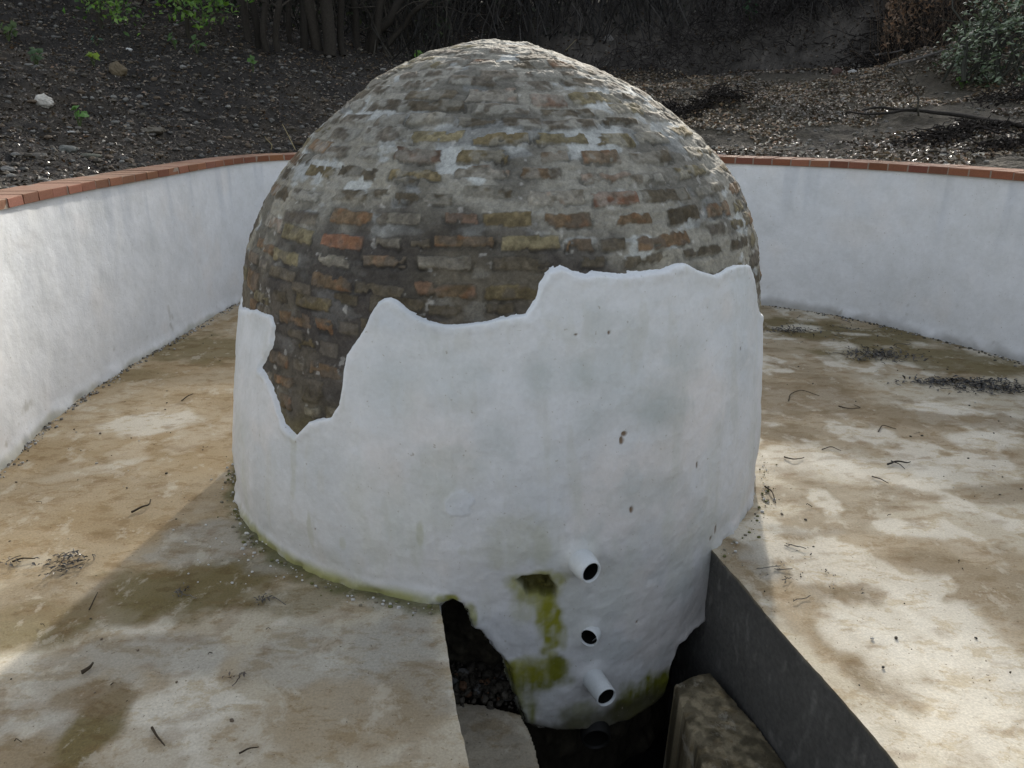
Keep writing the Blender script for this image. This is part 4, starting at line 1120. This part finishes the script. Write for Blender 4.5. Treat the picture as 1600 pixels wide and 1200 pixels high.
multistem(395, 72, [(-8, -30, 3.0, 10), (6, 0, 3.2, 9), (22, 40, 3.0, 8), (36, 60, 2.8, 8), (-30, -75, 2.6, 6)], 'leftmost dark multi-stemmed shrub behind the dome, its stems fanning left', 'dark shrubs behind the left bank', (900, DK, (.05, .10)))
multistem(500, 78, [(-20, -30, 3.4, 10), (-4, -10, 3.6, 15), (14, 10, 3.6, 17), (30, 34, 3.2, 9), (-38, -52, 3, 7)], 'middle dark shrub with the two thickest upright stems', 'dark shrubs behind the left bank', (900, DK, (.05, .10)))
multistem(572, 78, [(-8, -14, 3.2, 10), (4, 110, 1.6, 12), (10, 60, 2.4, 12), (22, 150, 1.4, 8)], 'right-hand dark shrub whose stems lean away to the right', 'dark shrubs behind the left bank', (700, DK, (.05, .10)))

# hanging leafy sprays at the top left
def spray(name, base_px, pts, label, cols, n=130, size=(.05, .10)):
    p = gpt(*base_px); e = empty(name, p, label, 'shrub', 'leafy green shrubs at the top left')
    A = Acc(); LV = Acc(); dist = np.linalg.norm(p[:2])
    top = p + np.array([0, 0, 1.5])
    V, Fq = tube(wob(p - [0, 0, .1], top, 12, .12), np.linspace(.03, .015, 12), 7); A.add(V, Fq, (.04, .035, .025))
    for (x, y) in pts:
        d = ray(x, y); q = np.array([0, 0, CAM_H]) + d * (p[1] - .3) / d[1]
        st = p + (top - p) * rng.uniform(.5, 1)
        V, Fq = tube(wob(st, q, 12, .08, -.15), np.linspace(.012, .004, 12), 5); A.add(V, Fq, (.05, .05, .03))
        k_ = n // len(pts)
        P = q + rng.normal(size=(k_, 3)) * [.13, .13, .09]
        V, T, c_ = leaves(P, rng.normal(size=(k_, 3)) * .7 + [0, -.5, .8], rng.uniform(*size, k_), pal(k_, cols, jit=.35), .5, .08, .4); LV.add(V, T, c_)
    A.build('stem', M_twig, e); LV.build('foliage', M_green, e, smooth=False)
BG = [(.09, .20, .03), (.14, .27, .03), (.06, .12, .03), (.17, .28, .06)]
spray('shrub', (160, 45), [(140, 2), (160, 8), (178, 14), (196, 24), (150, -10), (185, 0), (200, -12)], 'low leafy green spray at the top left, its tips drooping right', BG, 240)
spray('shrub', (300, 62), [(275, 6), (290, 14), (312, 2), (325, 16), (338, 8), (322, 30), (350, 0), (300, -12), (340, -10)], 'bright green hanging sprays left of the dark stems', BG, 330)
spray('shrub', (640, 70), [(655, 0), (690, -10), (640, -12)], 'few green leaves over the leaning stems', DK + GR_, 60)

# glossy evergreen at the right
p = gpt(1560, 130)
e = empty('evergreen_bush', p, 'glossy-leaved green bush at the upper right edge of the clearing', 'bush')
A = Acc(); LV = Acc()
for i in range(26):
    q = p + np.array([rng.normal() * .9 + .3, rng.uniform(-.2, 1.0), rng.uniform(.5, 1.35)])
    q[0] = max(q[0], p[0] - .4)
    V, Fq = tube(wob(p + rng.normal(size=3) * [.3, .2, 0], q, 10, .1, -.2, i), np.linspace(.018, .005, 10), 5); A.add(V, Fq, (.04, .04, .03))
A.build('stem', M_twig, e)
nE = 6500
ua = rng.normal(size=(nE, 3)); ua /= np.linalg.norm(ua, axis=1)[:, None]; rad_ = rng.uniform(.55, 1, (nE, 1)) ** .5
Pe = p + [.70, .2, .42] + ua * rad_ * [1.3, .9, .85] * (1 + .6 * fbm(ua[:, 0], ua[:, 1], ua[:, 2], 2.2, 4, 981))[:, None]
Pe = Pe[(Pe[:, 2] > ground_h(Pe[:, 0], Pe[:, 1])) & (fbm(Pe[:, 0], Pe[:, 1], Pe[:, 2], 3, 3, 983) > -.12)]
nE = len(Pe)
V, T, c_ = leaves(Pe, rng.normal(size=(nE, 3)) * .55 + [0, -.2, .9], rng.uniform(.06, .12, nE), pal(nE, [(.14, .18, .10), (.20, .24, .15), (.07, .10, .05)], jit=.4), .38, .06, .5, spin=np.array([[1, .2, .35]]) + rng.normal(size=(nE, 3)) * .4)
LV.add(V, T, c_)
M_gloss = mat_col('glossy_leaf', 0.22, 0.05, 60, 0.002, 0.15, 30, 0.6, trans=.15)
LV.build('foliage', M_gloss, e, smooth=False)

# orange-brown dead bracken beyond the mound, stuff
def thicket(name, az0, az1, r0, r1, h, n, cols, label, leafn, lcols, ls=(.05, .12), rt=.010, z0=0, cat='thicket', lmat=None):
    A = Acc()
    az = rng.uniform(rad(az0), rad(az1), n); R2 = rng.uniform(r0, r1, n)
    x, y = R2 * np.sin(az), R2 * np.cos(az); z = ground_h(x, y) + z0
    for i in range(n):
        a = np.array([x[i], y[i], z[i]]); hh_ = h * rng.uniform(.4, 1.1)
        b = a + np.array([rng.normal() * hh_ * .4, rng.normal() * hh_ * .3, hh_])
        V, Fq = tube(wob(a, b, 6, hh_ * .15, 0, i * .7), np.linspace(rt, rt * .3, 6), 3)
        A.add(V, np.concatenate([Fq[:, [0, 1, 2]], Fq[:, [0, 2, 3]]]), np.array(cols[rng.integers(len(cols))]) * rng.uniform(.5, 1.5))
    az = rng.uniform(rad(az0), rad(az1), leafn); R2 = rng.uniform(r0, r1, leafn)
    x, y = R2 * np.sin(az), R2 * np.cos(az); hz = rng.uniform(0, 1, leafn) * h
    q = np.column_stack([x, y, ground_h(x, y) + z0 + hz])
    q = q[fbm(q[:, 0], q[:, 1], q[:, 2], 1.1, 3, 985) > -.15]
    V, T, c_ = leaves(q, rng.normal(size=(len(q), 3)), rng.uniform(*ls, len(q)), pal(len(q), lcols, jit=.4))
    A.add(V, T, c_)
    return tag(A.build(name, lmat or M_leaf, smooth=False), label, cat, None, 'stuff')
M_dull = mat_col('dull_leaf', 0.7, 0.1, 60, 0.002, 0.2, 30, 0.25, trans=.2)
thicket('bracken', 24, 40, 13.8, 17, 1.6, 900, [(.12, .085, .055), (.08, .06, .045)], 'orange-brown dead bracken beyond the far mound at the top right', 18000, [(.22, .13, .075), (.17, .11, .07), (.28, .20, .14)], (.03, .10), .004, cat='bracken', lmat=M_dull)
thicket('undergrowth', -6, 26, 15.5, 21, 2.6, 2600, [(.03, .028, .026), (.06, .055, .05)], 'dark bare undergrowth along the top of the far bank', 9000, [(.03, .035, .025), (.05, .05, .035), (.02, .02, .018)], (.06, .14), .012, lmat=M_dull)
thicket('undergrowth', -46, -4, 12.5, 20, 2.6, 2200, [(.03, .028, .024), (.05, .045, .036)], 'dark undergrowth behind the shrubs on the left bank', 12000, [(.025, .035, .018), (.04, .05, .02), (.015, .02, .012)], (.06, .14), .012, lmat=M_dull)
thicket('undergrowth', 26, 44, 18.5, 24, 1.7, 1100, [(.05, .045, .04), (.09, .08, .07)], 'grey-brown thicket behind the bracken at the top right', 7000, [(.06, .06, .04), (.12, .08, .05), (.03, .035, .02)], (.06, .14), .012, lmat=M_dull)

# trees beyond, each its own trunk and limbs
def tree(az, R2, H_, label, tr=.11, crown=(900, DK, (.08, .16)), lean=0):
    x, y = R2 * math.sin(rad(az)), R2 * math.cos(rad(az)); z = float(ground_h(x, y))
    e = empty('tree', (x, y, z), label, 'tree', 'trees beyond the bank')
    b = np.array([x, y, z - .1]); top = b + np.array([lean, 0, H_])
    P = wob(b, top, 26, .25, 0, az)
    A = Acc(); V, Fq = tube(P, np.linspace(tr, tr * .3, 26), 10); A.add(V, Fq, (.035, .032, .028))
    A.build('trunk', M_bark, e)
    A = Acc(); tips = []
    for i in range(14):
        j = rng.integers(7, 25); d = rng.normal(size=3) * [1, 1, .3]; d[2] = abs(d[2]) + .4; d /= np.linalg.norm(d)
        q = P[j] + d * rng.uniform(.7, 1.5); Q = wob(P[j], q, 10, .15, 0, i)
        V, Fq = tube(Q, np.linspace(tr * .3, .008, 10), 6); A.add(V, Fq, (.035, .032, .028)); tips.append(q)
        for k_ in range(4):
            q2 = Q[rng.integers(4, 9)] + rng.normal(size=3) * .4; V, Fq = tube(wob(Q[5], q2, 6, .06, 0, k_), np.linspace(.01, .004, 6), 4); A.add(V, Fq, (.04, .036, .03)); tips.append(q2)
    A.build('limbs', M_bark, e)
    LV = Acc(); n_, cols, size = crown
    for q in tips:
        V, T, c_ = foliage_cloud(q, .45, max(6, n_ // len(tips)), cols, size); LV.add(V, T, c_)
    LV.build('crown', M_dull, e, smooth=False)
specs = [(-33, 13.5, 4.6), (-27, 12.2, 4.4), (-21, 13.0, 4.6), (-15, 14.8, 4.4), (-9, 16.5, 4.4), (-3, 18.2, 4.0), (2.5, 19.5, 3.6), (7, 18.6, 3.4), (12, 20.0, 3.6), (16.5, 18.8, 3.4), (21, 20.5, 3.8), (25, 19.2, 3.6), (30, 26.0, 4.2), (36, 25.5, 4.2)]
names = ['farthest left slim tree', 'slim tree above the green sprays', 'slim tree behind the leftmost dark shrub', 'tree behind the thick upright stems', 'tree behind the leaning stems', 'tree just left of the dome top', 'tree straight behind the dome top',
         'first tree right of the dome top', 'second tree right of the dome top', 'third tree right of the dome top', 'fourth tree right of the dome top, above the far bank', 'tree above the big dark mound', 'tree above the orange bracken', 'tree above the glossy bush']
for (a, r_, h_), nm in zip(specs, names):
    tree(a, r_, h_, nm, rng.uniform(.07, .13), (1300, DK, (.08, .16)), rng.normal() * .3)

# ================================================================== THINGS ON THE FLOOR
def twig(pts, r, label, name='twig', col=(.05, .038, .025), cat='twig', group=None, lift=.006):
    P = np.array([on_z(*p, .0) for p in pts]); m_ = len(P)
    s_ = np.linspace(0, m_ - 1, 6 * m_)
    Q = np.stack([np.interp(s_, np.arange(m_), P[:, k_]) for k_ in range(3)], 1)
    Q[:, 2] = .004 + r + lift * (1 - np.cos(np.linspace(0, 2 * np.pi, len(Q)))) * .5
    ker = np.ones(5) / 5
    for k_ in range(2): Q[2:-2, k_] = np.convolve(Q[:, k_], ker, 'valid')
    V, Fq = tube(Q, np.linspace(r, r * .5, len(Q)), 6)
    return tag(mesh(name, V, Fq, M_twig, None, np.tile(np.array(col), (len(V), 1))), label, cat, group)
GT = 'fallen twigs on the concrete floor'
twig([(206, 803), (220, 797), (234, 793), (236, 783)], .005, 'hooked brown twig on the sunlit floor left of the dome', group=GT)
twig([(128, 1055), (142, 1050), (146, 1040)], .007, 'thick bent twig end on the grey slab at lower left', group=GT)
twig([(1386, 728), (1400, 724), (1416, 727), (1422, 724)], .005, 'darkest crossed twig on the bright floor right of the dome', col=(.02, .018, .015), group=GT)
twig([(1392, 722), (1405, 729), (1414, 735)], .003, 'thin twig crossing the darkest one right of the dome', col=(.02, .018, .015), group=GT)
twig([(1362, 746), (1375, 752), (1388, 757)], .003, 'short straight twig just below the crossed pair', group=GT)
twig([(1372, 676), (1378, 667), (1400, 672)], .003, 'small v-shaped twig above the crossed pair', group=GT)
twig([(1284, 704), (1298, 701), (1314, 706)], .003, 'thin arched twig halfway to the crossed pair', group=GT)
twig([(1225, 716), (1240, 722), (1256, 717)], .004, 'curved twig near the right foot of the dome', group=GT)
twig([(1232, 628), (1234, 618), (1250, 612), (1264, 615), (1280, 620)], .003, 'longest curved twig in the shade behind the dome on the right', group=GT)
twig([(1310, 636), (1330, 642), (1346, 640), (1334, 634)], .003, 'forked twig in the shade on the right floor', group=GT)
twig([(1195, 762), (1206, 772), (1212, 788)], .004, 'mossy curved twig beside the plaster at right', group=GT)
twig([(238, 1140), (246, 1156), (258, 1168)], .004, 'dark twig on the slab near the bottom edge', group=GT)
twig([(20, 880), (35, 877), (56, 875)], .004, 'straight twig left of the dark leaf clump', group=GT)
twig([(284, 628), (294, 622), (302, 617)], .004, 'small twig on the floor under the left wall', group=GT)
twig([(140, 955), (150, 938), (153, 928)], .003, 'fine upright-looking twig beside the olive stain', group=GT)
twig([(374, 1180), (390, 1175), (405, 1170)], .003, 'faint thin twig near the bottom edge', group=GT)
for i in range(16):
    if i < 6: px, py = rng.uniform(20, 620), rng.uniform(700, 1180)
    else: px, py = rng.uniform(1210, 1590), rng.uniform(560, 1100)
    if px < 640 and px > 300 and py < 960: continue
    if px < 1200 + (py - 880) * .9 and px > 1100 and py > 860: continue
    if px < 200 and py < 760: continue
    a = rng.uniform(0, 6.28); l = rng.uniform(3, 7)
    twig([(px - l * math.cos(a), py - l * .4 * math.sin(a)), (px + rng.normal() * 2, py + rng.normal() * 1.5), (px + l * math.cos(a + .5), py + l * .4 * math.sin(a + .5))], rng.uniform(.001, .002),
         'tiny loose twig on the stained concrete', group='tiny loose twigs on the floor')

def clump(px, py, w, d, n, label, col=(.035, .03, .024), size=(.015, .045)):
    p = on_z(px, py); A = Acc()
    q = p + rng.normal(size=(n, 3)) * [w * .4, d * .4, 0]; q[:, 2] = .006 + rng.uniform(0, .012, n)
    V, T, c_ = leaves(q, rng.normal(size=(n, 3)) * .35 + [0, 0, 1], rng.uniform(*size, n), pal(n, [col, tuple(np.array(col) * 1.9), (.10, .08, .05)], [.6, .3, .1], .4), .4); A.add(V, T, c_)
    for i in range(n // 6):
        a = p + rng.normal(size=3) * [w * .4, d * .4, 0]; a[2] = .008; b = a + rng.normal(size=3) * [.04, .03, .004]; b[2] = .012
        V, Fq = tube(wob(a, b, 5, .008, 0, i), np.full(5, .0018), 4); A.add(V, np.concatenate([Fq[:, [0, 1, 2]], Fq[:, [0, 2, 3]]]), col)
    return tag(A.build('dead_leaves', M_leaf, smooth=False), label, 'dead leaves', None, 'stuff')
clump(1372, 556, .30, .20, 260, 'compact dark leaf pile on the floor near the right wall')
clump(1490, 598, .42, .10, 260, 'long drift of black leaves on the right floor', (.022, .02, .018))
clump(1565, 608, .42, .12, 300, 'right end of the leaf drift at the picture edge', (.022, .02, .018))
clump(1235, 518, .25, .12, 90, 'few dark leaves beside the dome behind the right corner')
clump(98, 882, .13, .09, 80, 'dark leaf clump on the floor at left', size=(.01, .03))
clump(22, 880, .05, .03, 14, 'single dark leaf scrap at the left edge', size=(.01, .03))
clump(284, 928, .04, .05, 20, 'dark scrap on the olive stain left of the dome', size=(.01, .025))
clump(412, 943, .05, .04, 18, 'dark scrap near the dome foot on the left', size=(.01, .025))
clump(365, 1060, .05, .02, 10, 'pair of brown scraps on the grey slab', (.07, .045, .03), (.01, .025))
clump(1325, 520, .9, .5, 120, 'thin scatter of dark leaves over the shaded right floor', size=(.01, .03))
clump(1230, 890, .3, .2, 50, 'bits of grit and leaf beside the drain corner', size=(.006, .016))

# crumbs along the foot of the wall and around the dome
A = Acc()
idx = np.where((W[:, 1] > 2.0))[0]
for i in range(1900):
    j = rng.choice(idx); o = -.012 - abs(rng.normal()) * .035
    p = np.array([W[j, 0] + WN[j, 0] * o, W[j, 1] + WN[j, 1] * o, .004]); r = .003 + .011 * rng.random() ** 2
    V, Fq = rock(p, r, i * 1.1, .6, 4, rng.uniform(0, 6)); dk = W[j, 0] > 0
    A.add(V, Fq, np.array([(.07, .065, .05), (.18, .165, .14), (.40, .39, .37)][rng.choice(3, p=[.55, .25, .2] if dk else [.12, .45, .43])]))
tag(A.build('rubble_crumbs', M_stone, smooth=False), 'crumbs of mortar and dirt along the foot of the wall', 'crumbs', None, 'stuff')
A = Acc()
for i in range(520):
    a = rng.uniform(-1.9, 1.9); rr_ = 1.295 + abs(rng.normal()) * .03
    x, y = DCX + rr_ * math.sin(a), DCY - rr_ * math.cos(a)
    if xl(y) - .01 < x < xr(y) + .01: continue
    r = .002 + .008 * rng.random() ** 3
    V, Fq = rock(np.array([x, y, .003]), r, i, .7, 4); A.add(V, Fq, np.array([(.5, .5, .48), (.13, .13, .05), (.2, .18, .13)][rng.choice(3, p=[.4, .35, .25])]))
for i in range(40):
    x, y = on_z(rng.uniform(270, 500), rng.uniform(800, 920))[:2]
    V, Fq = rock(np.array([x, y, .004]), rng.uniform(.002, .006), i, .7, 4); A.add(V, Fq, (.6, .6, .58))
tag(A.build('plaster_crumbs', M_stone, smooth=False), 'white plaster crumbs around the foot of the dome', 'crumbs', None, 'stuff')
# wet rubble in the hollow under the plaster, behind the pale step
A = Acc()
for i in range(420):
    h = rng.uniform(0, 1); c = on_z(rng.uniform(700, 808), rng.uniform(1080, 1108), -.45)
    r = .006 + .022 * rng.random() ** 3
    V, Fq = rock(c + [0, rng.uniform(0, .2), rng.uniform(-.02, .03)], r, i * 2.1, .7, 6, rng.uniform(0, 6))
    A.add(V, Fq, np.array([(.035, .03, .022), (.06, .052, .04), (.10, .055, .03), (.10, .10, .095)][rng.choice(4, p=[.6, .32, .04, .04])]))
tag(A.build('wet_rubble', M_stone, smooth=False), 'wet stones in the dark hollow behind the pale step', 'rubble', None, 'stuff')

# fine dirt lying on the slab
A = Acc(); k_ = 0
while k_ < 2600:
    x, y = rng.uniform(-2.6, 3.4), rng.uniform(.9, 6.8)
    if math.hypot(x - DCX, y - DCY) < 1.32 or (xl(y) - .02 < x < xr(y) + .02 and y < 3.2) or fbm(np.array([x]), np.array([y]), np.array([0.]), 1.7, 3, 991)[0] < rng.uniform(-.5, .35): k_ += 1; continue
    r = .0015 + .0075 * rng.random() ** 4; k_ += 1
    V, Fq = rock(np.array([x, y, .003]), r, k_ * .9, .5, 4, rng.uniform(0, 6))
    A.add(V * [1, 1, 1], Fq, np.array([(.06, .05, .035), (.13, .10, .07), (.42, .40, .36), (.03, .028, .022)][rng.choice(4, p=[.4, .32, .1, .18])]))
tag(A.build('grit', M_stone, smooth=False), 'fine dark grit and soil crumbs lying on the concrete floor', 'grit', None, 'stuff')
